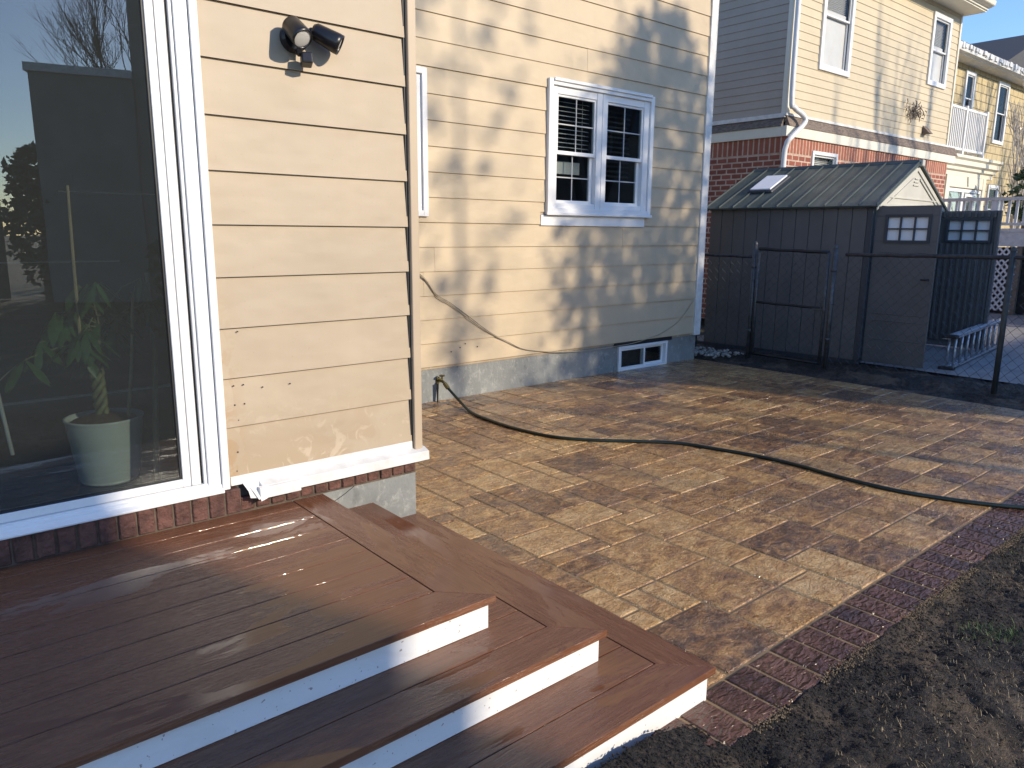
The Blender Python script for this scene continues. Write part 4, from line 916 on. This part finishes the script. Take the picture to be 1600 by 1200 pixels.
# small tree and shrub in view beside the far house
bare_tree('ornamental_tree',21.9,6.45,4.4,'small pale barked bare tree in front of the far yellow house',65,spread=.35,stems=2,r0=.06,mat='bark_pale',up=.7,depth=4,first=.42)
leafy('evergreen_shrub',20.9,6.0,1.9,3.1,.55,500,'small dark leafy shrub right of the white glass door',75,size=.11,cone=False,cat='shrub')
# unseen hedge line behind the photographer, added to mottle light on the soil
hd=tag(empty('hedge',(4,-4,0)),'unseen low uneven hedge added to mottle the sunlight on the soil','hedge'); g=MB(); rh=random.Random(77)
for i in range(5200):
    a=rh.uniform(1.0,6.6); t_=5.0+rh.uniform(-.35,.35); top=1.52+.22*noise.noise(Vector((a*1.6,0,0)))+.12*noise.noise(Vector((a*5,3,0))); z=top*rh.random()**.6; x,y=AT(a,t_)
    e1=Vector((rh.gauss(0,1),rh.gauss(0,1),rh.gauss(0,1))).normalized(); e2=e1.cross(Vector((rh.gauss(0,1),rh.gauss(0,1),rh.gauss(0,1)))).normalized(); s=rh.uniform(.04,.09); c=Vector((x,y,z))
    g.poly([c-e1*s,c-e2*s*.5,c+e1*s,c+e2*s*.5],[(0,1,2,3)])
g.build('foliage',M['leaf'],hd)
g=MB()
for i in range(14): x,y=AT(1.2+.4*i,5); g.tube([(x,y,-.05),(x+.05,y,1.0)],[.03,.015],5)
g.build('stem',M['bark'],hd)
# houses across the yard (they cast the low shadows and show in the door glass)
def yard_house(name,a0,a1,t0,t1,z,label,roofh=.0,mat='dark_house',roofmat='shingle'):
    o=tag(empty(name,(*AT((a0+a1)/2,(t0+t1)/2),0)),label,'house'); T=Matrix.Rotation(SAZ-0,4,'Z')
    # local axes: x -> a, y -> -t
    def P(a,t,zz): x,y=AT(a,t); return (x,y,zz)
    v=[P(a0,t0,0),P(a1,t0,0),P(a1,t1,0),P(a0,t1,0),P(a0,t0,z),P(a1,t0,z),P(a1,t1,z),P(a0,t1,z)]
    MB().poly(v,[(0,3,2,1),(4,5,6,7),(0,1,5,4),(1,2,6,5),(2,3,7,6),(3,0,4,7)]).build('wall',M[mat],o)
    e=.06; v=[P(a0-e,t0-e,z+.002),P(a1+e*(roofh>0),t0-e,z+.002),P(a1+e*(roofh>0),t1+e,z+.002),P(a0-e,t1+e,z+.002)]; v+=[(p[0],p[1],p[2]+.16) for p in v]
    MB().poly(v,[(0,3,2,1),(4,5,6,7),(0,1,5,4),(1,2,6,5),(2,3,7,6),(3,0,4,7)]).build('roof',M[roofmat],o)
    return o
yard_house('yard_house',-1.65,.157,12.0,15,4.45,'low dark flat roofed wing mirrored in the door glass',roofmat='white_old')
yard_house('yard_house',.16,1.63,12.1,17,6.8,'taller dark block beside the low wing, behind the photographer')
yard_house('yard_house',7.45,12.3,13.5,18,1.85+13.5*math.tan(SEL)-.16,'wide dark house behind the evergreen tree, across the yard')

horizon_fence=tag(MB().box((-1.2,-13.2,0),(2.2,-13.1,2.6)).build('horizon_fence',M['bark']),'unseen board fence added behind the tall shrub to hide bright horizon from the door glass','fence')  # added to block the bright horizon in the door reflection
ph_=tag(empty('side_yard_house',(22,-9,0)),'dark two storey house across the yard, mirrored in the far wall windows','house')
MB().box((17,-17,0),(36,-11,5.6)).build('wall',M['dark_house'],ph_); MB().prism([(-17.4,5.6),(-10.6,5.6),(-14,8.0)],16.6,36.4).build('roof',M['shingle'],ph_)
